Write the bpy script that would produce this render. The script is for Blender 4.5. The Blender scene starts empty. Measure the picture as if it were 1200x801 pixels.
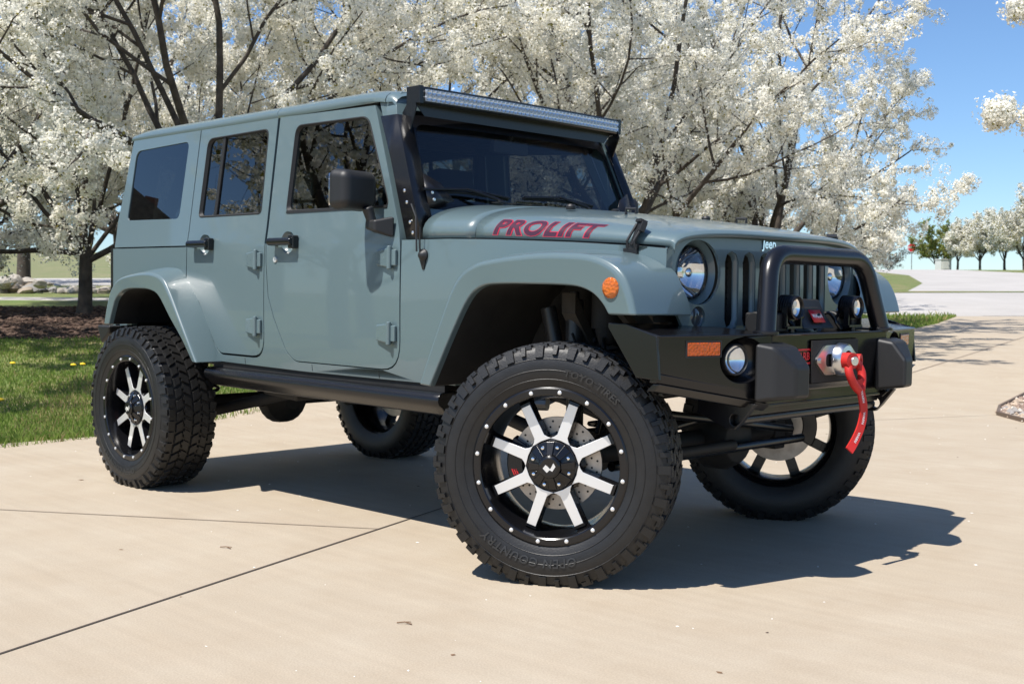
import bpy, bmesh, math, random
import numpy as np
from mathutils import Vector, Matrix
from mathutils.geometry import delaunay_2d_cdt
R = math.radians
scene = bpy.context.scene
C = scene.collection
PI = math.pi

# ---------------------------------------------------------------- camera, sky, sun, exposure
CAM = Vector((2.9286, -3.9442, 1.0169))
YAW, PITCH, ROLL, FPX = 2.35528, -0.036758, 0.0037056, 1364.94
cd = bpy.data.cameras.new('camera')
cam = bpy.data.objects.new('camera', cd); C.objects.link(cam)
cd.sensor_width = 36.0; cd.lens = 36.0 * FPX / 1200.0
cd.clip_start = 0.05; cd.clip_end = 3000
fw = Vector((math.cos(PITCH)*math.cos(YAW), math.cos(PITCH)*math.sin(YAW), math.sin(PITCH)))
rt0 = Vector((math.sin(YAW), -math.cos(YAW), 0)); up0 = rt0.cross(fw)
rt = rt0*math.cos(ROLL) + up0*math.sin(ROLL); up = -rt0*math.sin(ROLL) + up0*math.cos(ROLL)
M = Matrix((rt, up, -fw)).transposed().to_4x4(); M.translation = CAM
cam.matrix_world = M
cd.dof.use_dof = True; cd.dof.focus_distance = 4.4; cd.dof.aperture_fstop = 9.0
scene.camera = cam

SUN_DIR = Vector((-0.025, -0.50, 0.90)).normalized()          # towards the sun
sl = bpy.data.lights.new('sun', 'SUN'); sl.energy = 4.3; sl.angle = R(0.5); sl.color = (1.0, 0.955, 0.89)
so = bpy.data.objects.new('sun', sl); C.objects.link(so)
so.rotation_euler = SUN_DIR.to_track_quat('Z', 'Y').to_euler(); so.location = (0, 0, 30)
W = bpy.data.worlds.new('World'); scene.world = W; W.use_nodes = True
wn = W.node_tree
sky = wn.nodes.new('ShaderNodeTexSky'); sky.sky_type = 'NISHITA'; sky.sun_disc = False
sky.sun_elevation = math.asin(SUN_DIR.z); sky.sun_rotation = math.atan2(SUN_DIR.x, SUN_DIR.y)
sky.air_density = 1.0; sky.dust_density = 0.15; sky.ozone_density = 4.0; sky.altitude = 200
bg = wn.nodes['Background']; bg.inputs['Strength'].default_value = 0.085
tn = wn.nodes.new('ShaderNodeMixRGB'); tn.blend_type = 'MULTIPLY'; tn.inputs[0].default_value = 1; tn.inputs[2].default_value = (.83, .955, 1.09, 1)
wn.links.new(sky.outputs[0], tn.inputs[1]); wn.links.new(tn.outputs[0], bg.inputs['Color'])
vs = scene.view_settings
vs.view_transform = 'Standard'; vs.look = 'None'; vs.exposure = 0.72; vs.gamma = 1.0; vs.use_curve_mapping = False

# ---------------------------------------------------------------- helpers
rng = random.Random(7)
def lin(r, g, b): return tuple(((c/255)/12.92 if c/255 <= .04045 else ((c/255+.055)/1.055)**2.4) for c in (r, g, b)) + (1,)

def mat(name, col, rough=.5, metal=0.0, coat=0.0, var=0.0, vscale=5.0, bump=0.0, bscale=60.0, spec=.5, coat_rough=.03, trans=0.0, var2=None, ao=None):
    m = bpy.data.materials.new(name); m.use_nodes = True
    nt = m.node_tree; p = nt.nodes['Principled BSDF']
    if len(col) == 3: col = (*col, 1)
    p.inputs['Base Color'].default_value = col; p.inputs['Roughness'].default_value = rough
    p.inputs['Metallic'].default_value = metal; p.inputs['Coat Weight'].default_value = coat
    p.inputs['Coat Roughness'].default_value = coat_rough; p.inputs['Specular IOR Level'].default_value = spec
    p.inputs['Transmission Weight'].default_value = trans
    tc = nt.nodes.new('ShaderNodeTexCoord')
    if var:
        n = nt.nodes.new('ShaderNodeTexNoise'); n.inputs['Scale'].default_value = vscale; n.inputs['Detail'].default_value = 6
        nt.links.new(tc.outputs['Object'], n.inputs['Vector'])
        r = nt.nodes.new('ShaderNodeValToRGB')
        lo = tuple(c*(1-var) for c in col[:3])+(1,); hi = var2 if var2 else tuple(min(1, c*(1+var)) for c in col[:3])+(1,)
        r.color_ramp.elements[0].position = .3; r.color_ramp.elements[1].position = .7
        r.color_ramp.elements[0].color = lo; r.color_ramp.elements[1].color = hi
        nt.links.new(n.outputs['Fac'], r.inputs['Fac']); nt.links.new(r.outputs['Color'], p.inputs['Base Color'])
    if bump:
        n2 = nt.nodes.new('ShaderNodeTexNoise'); n2.inputs['Scale'].default_value = bscale; n2.inputs['Detail'].default_value = 4
        nt.links.new(tc.outputs['Object'], n2.inputs['Vector'])
        b = nt.nodes.new('ShaderNodeBump'); b.inputs['Strength'].default_value = bump; b.inputs['Distance'].default_value = .01
        nt.links.new(n2.outputs['Fac'], b.inputs['Height']); nt.links.new(b.outputs['Normal'], p.inputs['Normal'])
    return m

def glass_mat(name, tint, ior=1.55, rough=0.0):
    m = bpy.data.materials.new(name); m.use_nodes = True; nt = m.node_tree
    nt.nodes.remove(nt.nodes['Principled BSDF']); out = nt.nodes['Material Output']
    t = nt.nodes.new('ShaderNodeBsdfTransparent'); t.inputs['Color'].default_value = (*tint, 1)
    g = nt.nodes.new('ShaderNodeBsdfGlossy'); g.inputs['Roughness'].default_value = rough
    g.inputs['Color'].default_value = (1, 1, 1, 1)
    f = nt.nodes.new('ShaderNodeFresnel'); f.inputs['IOR'].default_value = ior
    geo = nt.nodes.new('ShaderNodeNewGeometry'); mr = nt.nodes.new('ShaderNodeMapRange')
    mr.inputs['To Min'].default_value = ior; mr.inputs['To Max'].default_value = 1/ior      # same reflectance from both faces of the pane
    nt.links.new(geo.outputs['Backfacing'], mr.inputs['Value']); nt.links.new(mr.outputs[0], f.inputs['IOR'])
    x = nt.nodes.new('ShaderNodeMixShader')
    nt.links.new(f.outputs[0], x.inputs[0]); nt.links.new(t.outputs[0], x.inputs[1]); nt.links.new(g.outputs[0], x.inputs[2])
    nt.links.new(x.outputs[0], out.inputs['Surface'])
    return m

def tag(o, label=None, cat=None, group=None, kind=None):
    if label: o['label'] = label
    if cat: o['category'] = cat
    if group: o['group'] = group
    if kind: o['kind'] = kind
    return o
def empty(name, loc=(0, 0, 0), rot=(0, 0, 0), parent=None):
    o = bpy.data.objects.new(name, None); C.objects.link(o); o.location = loc; o.rotation_euler = rot
    o.empty_display_size = .1
    if parent: o.parent = parent
    return o
def link(name, bm, mats, parent=None, bev=0.0, seg=2, ang=35, loc=(0, 0, 0), rot=(0, 0, 0), sub=0, solid=0.0, recalc=True, solid_off=-1):
    if recalc: bmesh.ops.recalc_face_normals(bm, faces=bm.faces)
    me = bpy.data.meshes.new(name); bm.to_mesh(me); bm.free()
    return link_me(name, me, mats, parent, bev, seg, ang, loc, rot, sub, solid, solid_off)
def link_me(name, me, mats, parent=None, bev=0.0, seg=2, ang=35, loc=(0, 0, 0), rot=(0, 0, 0), sub=0, solid=0.0, solid_off=-1):
    if not isinstance(mats, (list, tuple)): mats = [mats]
    for m in mats: me.materials.append(m)
    me.polygons.foreach_set('use_smooth', [True]*len(me.polygons))
    me.set_sharp_from_angle(angle=R(ang))
    o = bpy.data.objects.new(name, me); C.objects.link(o); o.location = loc; o.rotation_euler = rot
    if parent: o.parent = parent
    if solid:
        s = o.modifiers.new('solid', 'SOLIDIFY'); s.thickness = solid; s.offset = solid_off
    if bev:
        b = o.modifiers.new('bevel', 'BEVEL'); b.width = bev; b.segments = seg; b.limit_method = 'ANGLE'; b.angle_limit = R(ang); b.harden_normals = True
    if sub:
        s = o.modifiers.new('sub', 'SUBSURF'); s.levels = sub; s.render_levels = sub
    return o
def link_split(name, bm, mats, parent=None, **kw):
    """one object for each separate piece of the mesh"""
    bm.verts.ensure_lookup_table(); bm.faces.ensure_lookup_table(); seen = set(); out = []
    for v0 in bm.verts:
        if v0 in seen: continue
        st = [v0]; isl = []; seen.add(v0)
        while st:
            v = st.pop(); isl.append(v)
            for ed in v.link_edges:
                w = ed.other_vert(v)
                if w not in seen: seen.add(w); st.append(w)
        s = set(isl); b2 = bmesh.new(); m = {v: b2.verts.new(v.co) for v in isl}
        for f in {f for v in isl for f in v.link_faces}: b2.faces.new([m[v] for v in f.verts]).material_index = f.material_index
        out.append(link(name, b2, mats, parent, **kw))
    bm.free(); return out
def smooth_path(P, k=4):
    """Catmull-Rom resample of an open path of tuples"""
    P = [np.array(p, float) for p in P]; out = []
    for i in range(len(P)-1):
        p0 = P[max(0, i-1)]; p1 = P[i]; p2 = P[i+1]; p3 = P[min(len(P)-1, i+2)]
        for j in range(k):
            t = j/k; out.append(tuple(.5*((2*p1)+(-p0+p2)*t+(2*p0-5*p1+4*p2-p3)*t*t+(-p0+3*p1-3*p2+p3)*t**3)))
    return out+[tuple(P[-1])]
def add(bm, V, F, mi=0):
    vs = [bm.verts.new(v) for v in V]; out = []
    for f in F:
        try:
            q = bm.faces.new([vs[i] for i in f]); q.material_index = mi; out.append(q)
        except ValueError: pass
    return vs
BF = [(0, 3, 2, 1), (4, 5, 6, 7), (0, 1, 5, 4), (1, 2, 6, 5), (2, 3, 7, 6), (3, 0, 4, 7)]
def box(bm, c, s, rot=None, mi=0, top=1.0, topx=None):
    hx, hy, hz = s[0]/2, s[1]/2, s[2]/2; tx = topx if topx is not None else top
    V = [(-hx, -hy, -hz), (hx, -hy, -hz), (hx, hy, -hz), (-hx, hy, -hz), (-hx*tx, -hy*top, hz), (hx*tx, -hy*top, hz), (hx*tx, hy*top, hz), (-hx*tx, hy*top, hz)]
    m = rot if rot is not None else Matrix.Identity(3)
    return add(bm, [m @ Vector(v) + Vector(c) for v in V], BF, mi)
def hexa(bm, P, mi=0): return add(bm, P, BF, mi)
def rotm(ax, deg): return Matrix.Rotation(R(deg), 3, ax)
def frame_of(d):
    d = Vector(d).normalized(); a = Vector((0, 0, 1)) if abs(d.z) < .9 else Vector((1, 0, 0))
    u = d.cross(a).normalized(); return d, u, d.cross(u)
def tube(bm, pts, r, n=12, cap=True, closed=False, mi=0):
    pts = [Vector(p) for p in pts]; k = len(pts)
    rad = r if isinstance(r, (list, tuple)) else [r]*k
    rings = []; u = None
    for i, p in enumerate(pts):
        a = pts[i-1] if (i > 0 or closed) else p; b = pts[(i+1) % k] if (i < k-1 or closed) else p
        d = (b-a).normalized()
        if u is None: _, u, _ = frame_of(d)
        u = (u - d*u.dot(d)).normalized(); v = d.cross(u)
        rings.append([bm.verts.new(p + (u*math.cos(2*PI*j/n) + v*math.sin(2*PI*j/n))*rad[i]) for j in range(n)])
    for i in range(k if closed else k-1):
        A, B = rings[i], rings[(i+1) % k]
        for j in range(n):
            f = bm.faces.new((A[j], A[(j+1) % n], B[(j+1) % n], B[j])); f.material_index = mi
    if cap and not closed:
        for q in (rings[0][::-1], rings[-1]):
            f = bm.faces.new(q); f.material_index = mi
def fillet(pts, r, seg=6, closed=True):
    out = []; n = len(pts)
    for i, p in enumerate(pts):
        p = Vector(p); ri = r[i] if isinstance(r, (list, tuple)) else r
        if (not closed and i in (0, n-1)) or ri <= 0: out.append(p); continue
        a = Vector(pts[i-1]); b = Vector(pts[(i+1) % n])
        la, lb = (a-p).length, (b-p).length; t = min(ri, la*.49, lb*.49)
        A = p + (a-p).normalized()*t; B = p + (b-p).normalized()*t
        for j in range(seg+1):
            s = j/seg; out.append(A*(1-s)**2 + p*2*s*(1-s) + B*s*s)
    return out
def lathe(bm, prof, n=32, origin=(0, 0, 0), axis=(1, 0, 0), closed=False, mi=0, cap0=False, cap1=False):
    d, u, v = frame_of(axis); o = Vector(origin); rings = []
    for h, r in prof:
        if r < 1e-5: rings.append([bm.verts.new(o + d*h)])
        else: rings.append([bm.verts.new(o + d*h + (u*math.cos(2*PI*j/n)+v*math.sin(2*PI*j/n))*r) for j in range(n)])
    m = len(rings)
    for i in range(m if closed else m-1):
        A, B = rings[i], rings[(i+1) % m]
        for j in range(n):
            k = (j+1) % n
            if len(A) == 1 and len(B) == 1: continue
            if len(A) == 1: q = (A[0], B[k], B[j])
            elif len(B) == 1: q = (A[j], A[k], B[0])
            else: q = (A[j], A[k], B[k], B[j])
            f = bm.faces.new(q); f.material_index = mi
    if cap0 and len(rings[0]) > 1: bm.faces.new(rings[0][::-1]).material_index = mi
    if cap1 and len(rings[-1]) > 1: bm.faces.new(rings[-1]).material_index = mi
def cyl(bm, a, b, r, n=16, mi=0, r2=None):
    a = Vector(a); b = Vector(b); L = (b-a).length
    lathe(bm, [(0, r), (L, r if r2 is None else r2)], n, a, b-a, mi=mi, cap0=True, cap1=True)
def circ(cx, cy, r, n=24): return [(cx+r*math.cos(2*PI*i/n), cy+r*math.sin(2*PI*i/n)) for i in range(n)]
def inpoly(p, poly):
    x, y = p; c = False; n = len(poly)
    for i in range(n):
        x1, y1 = poly[i][0], poly[i][1]; x2, y2 = poly[i-1][0], poly[i-1][1]
        if (y1 > y) != (y2 > y) and x < (x2-x1)*(y-y1)/(y2-y1)+x1: c = not c
    return c
def plate(outer, holes, t, fmap, ucuts=(), vcuts=(), bm=None, mi=0):
    """flat panel in (u,v) with holes, cut at levels, thickened by t and mapped by fmap(u,v,depth)"""
    V = []; E = []
    for loop in [outer]+list(holes):
        s = len(V); V += [Vector((p[0], p[1])) for p in loop]; n = len(loop)
        E += [(s+i, s+(i+1) % n) for i in range(n)]
    v2, _, f2, _, _, _ = delaunay_2d_cdt(V, E, [], 0, 1e-6)
    b = bmesh.new(); bv = [b.verts.new((p.x, p.y, 0)) for p in v2]
    for f in f2:
        cx = sum(v2[i].x for i in f)/len(f); cy = sum(v2[i].y for i in f)/len(f)
        if inpoly((cx, cy), outer) and not any(inpoly((cx, cy), h) for h in holes): b.faces.new([bv[i] for i in f])
    for c in ucuts: bmesh.ops.bisect_plane(b, geom=b.verts[:]+b.edges[:]+b.faces[:], plane_co=(c, 0, 0), plane_no=(1, 0, 0))
    for c in vcuts: bmesh.ops.bisect_plane(b, geom=b.verts[:]+b.edges[:]+b.faces[:], plane_co=(0, c, 0), plane_no=(0, 1, 0))
    for v in [v for v in b.verts if not v.link_faces]: b.verts.remove(v)
    if t:
        front = b.faces[:]
        r = bmesh.ops.extrude_face_region(b, geom=front)
        for e in r['geom']:
            if isinstance(e, bmesh.types.BMVert): e.co.z = t
    for v in b.verts: v.co = Vector(fmap(v.co.x, v.co.y, v.co.z))
    bmesh.ops.recalc_face_normals(b, faces=b.faces)
    if bm is None:
        for f in b.faces: f.material_index = mi
        return b
    idx = {v: bm.verts.new(v.co) for v in b.verts}
    for f in b.faces: bm.faces.new([idx[v] for v in f.verts]).material_index = mi
    b.free(); return bm
def frange(a, b, s):
    n = max(1, int(round((b-a)/s))); return [a+(b-a)*i/n for i in range(1, n)]
def loft(bm, rings, closed_rings=False, cap=False, mi=0):
    rs = [[bm.verts.new(p) for p in r] for r in rings]
    for i in range(len(rs)-1):
        A, B = rs[i], rs[i+1]; n = len(A)
        for j in range(n if closed_rings else n-1):
            k = (j+1) % n; bm.faces.new((A[j], A[k], B[k], B[j])).material_index = mi
    if cap: bm.faces.new(rs[0][::-1]); bm.faces.new(rs[-1])
    return rs
def text_bm(body, size, shear=0.0, offset=0.0, extrude=0.0, sx=1.0, spacing=1.0, res=3):
    cu = bpy.data.curves.new('t', 'FONT'); cu.body = body; cu.size = size; cu.shear = shear; cu.offset = offset
    cu.extrude = extrude; cu.space_character = spacing; cu.align_x = 'CENTER'; cu.align_y = 'CENTER'; cu.resolution_u = res
    o = bpy.data.objects.new('t', cu); C.objects.link(o)
    dg = bpy.context.evaluated_depsgraph_get(); me = bpy.data.meshes.new_from_object(o.evaluated_get(dg))
    bm = bmesh.new(); bm.from_mesh(me)
    for v in bm.verts: v.co.x *= sx
    bpy.data.objects.remove(o); bpy.data.curves.remove(cu); bpy.data.meshes.remove(me)
    return bm
def np_mesh(name, V, F, mats, parent=None, mi=None, loc=(0, 0, 0), smooth=False):
    """fast mesh from numpy: V (n,3), F (m,k) constant k"""
    me = bpy.data.meshes.new(name); n, m, k = len(V), len(F), F.shape[1]
    me.vertices.add(n); me.vertices.foreach_set('co', np.ascontiguousarray(V, dtype=np.float32).ravel())
    me.loops.add(m*k); me.loops.foreach_set('vertex_index', np.ascontiguousarray(F, dtype=np.int32).ravel())
    me.polygons.add(m); me.polygons.foreach_set('loop_start', np.arange(0, m*k, k, dtype=np.int32))
    if mi is not None: me.polygons.foreach_set('material_index', np.ascontiguousarray(mi, dtype=np.int32))
    me.polygons.foreach_set('use_smooth', np.full(m, smooth))
    for q in (mats if isinstance(mats, (list, tuple)) else [mats]): me.materials.append(q)
    me.update(); me.validate()
    o = bpy.data.objects.new(name, me); C.objects.link(o); o.location = loc
    if parent: o.parent = parent
    return o

# ---------------------------------------------------------------- materials
PAINT = mat('grey_blue_paint', (.101, .147, .158), .33, 0, .65, spec=.5)
INSERT = mat('satin_silver_insert', (.40, .47, .51), .30, .45, coat=.5)
BLACKP = mat('satin_black_powdercoat', (.0068, .0068, .008), .27, bump=.02, bscale=900, spec=.5)
BLACKG = mat('gloss_black_paint', (.0055, .0055, .0065), .19, bump=.015, bscale=500)
PLASTIC = mat('black_textured_plastic', (.0125, .0125, .013), .5, bump=.06, bscale=700)
RUBBER = mat('tyre_rubber', (.0085, .0082, .008), .48, bump=.10, bscale=160, var=.25, vscale=30)
RUBL = mat('raised_rubber_lettering', (.026, .0255, .0245), .42)
SEAL = mat('window_seal_rubber', (.01, .01, .01), .6)
DARK = mat('dark_underbody', (.010, .0095, .009), .7, var=.3, vscale=14)
CHROME = mat('chrome', (.86, .87, .88), .06, 1.0)
STEEL = mat('machined_aluminium', (.83, .82, .80), .36, .65, bump=.03, bscale=300)
BRIGHT = mat('bolt_zinc', (.75, .75, .74), .3, 1.0)
DISC = mat('brake_disc_iron', (.42, .38, .34), .4, 1.0, var=.2, vscale=20)
CAST = mat('cast_metal', (.30, .30, .30), .42, 1.0)
RED = mat('red_webbing', (.52, .018, .014), .6, bump=.1, bscale=400)
REDP = mat('red_print', (.55, .012, .02), .45)
WHITEP = mat('white_print', (.8, .8, .8), .5)
DECALD = mat('decal_dark_plum', (.055, .010, .020), .35, coat=.6)
DECALR = mat('decal_red', (.46, .016, .04), .35, coat=.6)
TINT = glass_mat('tinted_side_glass', (.17, .185, .19), 1.8)
WSGLASS = glass_mat('windshield_glass', (.66, .70, .70), 1.6)
CLEAR = glass_mat('clear_lens', (.9, .92, .93), 1.5)
INTER = mat('dark_interior', (.012, .012, .013), .75)
SEATM = mat('black_seat_fabric', (.018, .018, .02), .8)
def lens_mat(name, col, em=0):
    m = mat(name, col, .12, coat=.6); m.node_tree.nodes['Principled BSDF'].inputs['Transmission Weight'].default_value = .35
    nt = m.node_tree; tc = nt.nodes['Texture Coordinate']; w = nt.nodes.new('ShaderNodeTexVoronoi'); w.inputs['Scale'].default_value = 90
    b = nt.nodes.new('ShaderNodeBump'); b.inputs['Strength'].default_value = .5; b.inputs['Distance'].default_value = .01
    nt.links.new(tc.outputs['Object'], w.inputs['Vector']); nt.links.new(w.outputs['Distance'], b.inputs['Height'])
    nt.links.new(b.outputs['Normal'], nt.nodes['Principled BSDF'].inputs['Normal'])
    return m
AMBER = lens_mat('amber_lens', (.75, .17, .008)); AMBERD = lens_mat('dark_amber_lens', (.80, .13, .006)); REDL = lens_mat('red_lens', (.25, .008, .008))
SMOKE = mat('smoked_lens', (.05, .055, .06), .08, coat=.8)

# ---------------------------------------------------------------- the off-road vehicle (front axle at the origin, nose to +x)
LEAN = 0.0160295
car = empty('off_road_vehicle', (0, 0, 0), (0, LEAN, 0))
tag(car, 'grey-blue four-door hardtop off-roader with black steel front bumper parked on the concrete', 'car')
RBI = Matrix.Rotation(LEAN, 3, 'Y').transposed()
def loc_of(world): return RBI @ Vector(world)

def lerp(x, pts):
    if x <= pts[0][0]: return pts[0][1]
    for (a, fa), (b, fb) in zip(pts, pts[1:]):
        if x <= b: return fa+(fb-fa)*(x-a)/(b-a)
    return pts[-1][1]
def hw(x): return lerp(x, [(-.85, .78), (-.6, .772), (-.2, .738), (.2, .695), (.44, .662), (.6, .645)])
def yside(x, z):
    y = hw(x)
    if z > 1.25: y -= (z-1.25)*.12
    if z < .80: y -= (.80-z)**2*.45
    return y + .006*(1-min(1, abs((z-1.0)/.32))**2)
VC = frange(.62, 1.9, .07)
def smap(s): return lambda u, v, w: (u, s*(yside(u, v)-w), v)

# --- lower body: side skins
ARCH_F = [(.352, .93), (.335, 1.005), (.29, 1.04), (.23, 1.06), (.15, 1.067), (0, 1.069), (-.16, 1.068), (-.26, 1.057), (-.335, 1.0), (-.425, .87), (-.55, .655)]
ARCH_R = [(-2.37, .655), (-2.47, .765), (-2.59, .865), (-2.72, .985), (-2.82, 1.012), (-2.92, 1.017), (-3.09, 1.01), (-3.19, .96), (-3.235, .90), (-3.27, .81)]
low = [(-3.505, 1.243), (-2.690, 1.243), (-2.690, 1.06), (-2.555, .945), (-2.402, .733)]
low += [tuple(p) for p in fillet([(-2.402, .733), (-2.36, .690), (-1.945, .690), (-1.945, 1.2)], [0, .05, .11, 0], closed=False)][1:-1]
low += [(-1.945, 1.25), (-1.937, 1.25), (-1.934, 1.16), (-1.912, .995), (-1.863, .89), (-1.762, .735)]
low += [tuple(p) for p in fillet([(-1.762, .735), (-1.70, .690), (-.908, .692), (-.908, 1.25)], [0, .06, .13, 0], closed=False)][1:-1]
low += [(-.908, 1.25), (-.62, 1.250), (-.37, 1.244), (0, 1.229), (.33, 1.210), (.405, 1.202), (.405, 1.02)]
def grow(P, k, c): return [(c[0]+(x-c[0])*k, c[1]+(z-c[1])*k) for x, z in P]
BF_ = [(.36, 1.02), (.34, 1.05), (.28, 1.10), (.15, 1.115), (-.16, 1.115), (-.28, 1.10), (-.37, 1.03), (-.46, .88), (-.585, .655)]
BR_ = [(-2.365, .655), (-2.45, .78), (-2.57, .90), (-2.70, 1.03), (-2.80, 1.065), (-2.92, 1.07), (-3.10, 1.06), (-3.21, 1.0), (-3.27, .92), (-3.30, .81)]
low += BF_ + [(-.80, .653), (-1.6, .648)] + BR_ + [(-3.44, .80), (-3.50, 1.0)]
bm = bmesh.new()
for s in (-1, 1):
    plate(low, [], .035, smap(s), frange(-.9, .45, .12), VC, bm)
# rear wall of the tub and tailgate
for s in (-1, 1): box(bm, (-3.52, s*.40, 1.02), (.03, .755, .445))
# floor / sill closing
body = link('body', bm, PAINT, car, bev=.004, ang=40)
# seams in the sill
bm = bmesh.new()
for s in (-1, 1):
    for x in (-2.13, -1.56, -1.065): hexa(bm, [(x-.0015, s*(yside(x, .655)+.0008), .655), (x+.0015, s*(yside(x, .655)+.0008), .655), (x+.0015, s*(yside(x, .655)-.01), .655), (x-.0015, s*(yside(x, .655)-.01), .655), (x-.0015, s*(yside(x, .685)+.0008), .686), (x+.0015, s*(yside(x, .685)+.0008), .686), (x+.0015, s*(yside(x, .685)-.01), .686), (x-.0015, s*(yside(x, .685)-.01), .686)])
link_split('sill_seam', bm, SEAL, body)
# dark inner shell: floor, firewall, wheel boxes, inner side liners
bm = bmesh.new()
box(bm, (-2.02, 0, .69), (2.86, 1.44, .05)); box(bm, (-.62, 0, .97), (.04, 1.44, .55))
box(bm, (-3.47, 0, .92), (.04, 1.46, .5)); box(bm, (-2.95, 0, 1.06), (1.05, .96, .06))
for s in (-1, 1):
    for arch, y0 in ((ARCH_F, .60), (ARCH_R, .60)):
        A = [(x, s*.775 if arch is ARCH_R else s*(hw(x)-.005), z+.012) for x, z in arch]; B = [(x, s*(y0-.18), z+.012) for x, z in arch]
        loft(bm, [A, B])
    # inner wings: engine-bay wall and rear wheel-box wall
    box(bm, (-.18, s*.44, 1.0), (.90, .02, .40)); box(bm, (-2.82, s*.42, .90), (.95, .02, .46))
    box(bm, (-.16, s*.56, 1.10), (.86, .28, .02))
link('inner_shell', bm, DARK, body, recalc=False)

# --- doors
TINTD = glass_mat('privacy_glass', (.075, .085, .09), 1.8)
def door(s, outline, win, wr, handle_x, hinges, mirror_clear, lock):
    hole = [tuple(p) for p in fillet(win, wr)]
    cupc = (handle_x, 1.252); cr = .052
    bm = plate(outline, [hole, circ(*cupc, cr, 28)], .04, smap(s), frange(-.9, .4, .12), VC)
    d = link('door', bm, PAINT, car, bev=.0045, ang=40)
    # pressed frame round the window
    bm = bmesh.new(); cx = sum(p[0] for p in win)/4; cz = sum(p[1] for p in win)/4
    def off(k): return [tuple(p) for p in fillet([(x+(k if x > cx else -k), z+(k if z > cz else -k)) for x, z in win], wr)]
    o2, i2 = off(.0005), off(-.013)
    mp = smap(s)
    loft(bm, [[mp(x, z, -.0015) for x, z in o2+o2[:1]], [mp(x, z, -.003) for x, z in off(-.004)+off(-.004)[:1]], [mp(x, z, .016) for x, z in i2+i2[:1]]])
    link('window_seal', bm, SEAL, d)
    g = plate(off(-.006), [], 0, lambda u, v, w: mp(u, v, .013+w), (), VC)
    gl = link('window_glass', g, TINT if lock else TINTD, d)
    # cup and handle
    bm = bmesh.new(); y0 = yside(handle_x, 1.252)
    lathe(bm, [(0.001, cr+.001), (-.008, cr-.004), (-.020, cr*.75), (-.027, cr*.4), (-.029, 0)], 28, (handle_x, s*y0, 1.252), (0, s, 0))
    link('handle_cup', bm, PAINT, d, recalc=True)
    bm = bmesh.new(); hx = handle_x
    tube(bm, [(hx-.105, s*(y0+.036), 1.256), (hx+.085, s*(y0+.036), 1.256)], .0185, 14)
    box(bm, (hx+.068, s*(y0+.016), 1.254), (.044, .034, .062)); box(bm, (hx-.092, s*(y0+.016), 1.254), (.028, .034, .034))
    h = link('handle', bm, BLACKG, d, bev=.006, seg=3)
    bm = bmesh.new(); cyl(bm, (hx-.1055, s*(y0+.036), 1.256), (hx-.109, s*(y0+.036), 1.256), .012, 14)
    link('push_button', bm, PLASTIC, d, bev=.001)
    if lock:
        bm = bmesh.new(); cyl(bm, (hx-.098, s*(yside(hx, 1.165)-.002), 1.172), (hx-.098, s*(yside(hx, 1.165)+.006), 1.172), .014, 18)
        link('lock_cylinder', bm, STEEL, d, bev=.002)
    for (x, z) in hinges:
        bm = bmesh.new(); y = yside(x, z)
        hexa(bm, [(x-.094, s*(y-.002), z-.036), (x+.004, s*(y-.002), z-.046), (x+.004, s*(y+.026), z-.042), (x-.094, s*(y+.012), z-.032), (x-.094, s*(y-.002), z+.036), (x+.004, s*(y-.002), z+.046), (x+.004, s*(y+.026), z+.042), (x-.094, s*(y+.012), z+.032)])
        cyl(bm, (x+.002, s*(y+.018), z-.050), (x+.002, s*(y+.018), z+.050), .0115, 12)
        box(bm, (x+.022, s*(y+.008), z), (.032, .016, .07))
        hg = link('hinge', bm, PAINT, d, bev=.005, seg=2)
        bm = bmesh.new()
        for dx, dz in ((-.072, -.016), (-.072, .016), (-.034, 0)): cyl(bm, (x+dx, s*(y+.012), z+dz), (x+dx, s*(y+.026+dx*.14), z+dz), .0055, 8)
        link_split('hinge_bolt', bm, PAINT, d)
    return d
G = .005
RD = [(-2.668, 1.866), (-1.950, 1.863)] + [tuple(p) for p in fillet([(-1.950, 1.5), (-1.950, .695+G), (-2.36, .695+G), (-2.397, .735)], [0, .11, .05, 0], closed=False)] + [(-2.548, .95), (-2.683, 1.064), (-2.684, 1.25)]
FD = [(-1.930, 1.864), (-1.19, 1.850)] + [tuple(p) for p in fillet([(-1.165, 1.80), (-.990, 1.42), (-.917, 1.255), (-.913, .697), (-1.70, .695), (-1.757, .738)], [.02, .1, .06, .13, .06, 0], closed=False)] + [(-1.857, .893), (-1.907, .997), (-1.929, 1.16), (-1.932, 1.25)]
RW = [(-2.602, 1.396), (-2.588, 1.812), (-2.018, 1.818), (-2.008, 1.396)]
FW = [(-1.796, 1.398), (-1.788, 1.814), (-1.228, 1.808), (-1.012, 1.392)]
for s in (-1, 1):
    d1 = door(s, RD, RW, [.03, .05, .04, .03], -2.505, [(-2.000, 1.172), (-2.000, .847)], False, False)
    bm = bmesh.new(); mp = smap(s)
    hexa(bm, [mp(-2.462, 1.40, .02), mp(-2.436, 1.40, .02), mp(-2.436, 1.40, .004), mp(-2.462, 1.40, .004), mp(-2.450, 1.81, .02), mp(-2.424, 1.81, .02), mp(-2.424, 1.81, .004), mp(-2.450, 1.81, .004)])
    link('window_bar', bm, SEAL, d1, bev=.003)
    d2 = door(s, FD, FW, [.03, .05, .05, .05], -1.752, [(-.968, 1.176), (-.968, .853)], True, True)
    bm = bmesh.new(); mp = smap(s)      # belt strip under the glass
    hexa(bm, [mp(-1.79, 1.392, .0), mp(-1.03, 1.392, 0), mp(-1.03, 1.392, -.004), mp(-1.79, 1.392, -.004), mp(-1.79, 1.404, 0), mp(-1.03, 1.404, 0), mp(-1.03, 1.404, -.004), mp(-1.79, 1.404, -.004)])
    link('belt_strip', bm, SEAL, d2)

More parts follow.
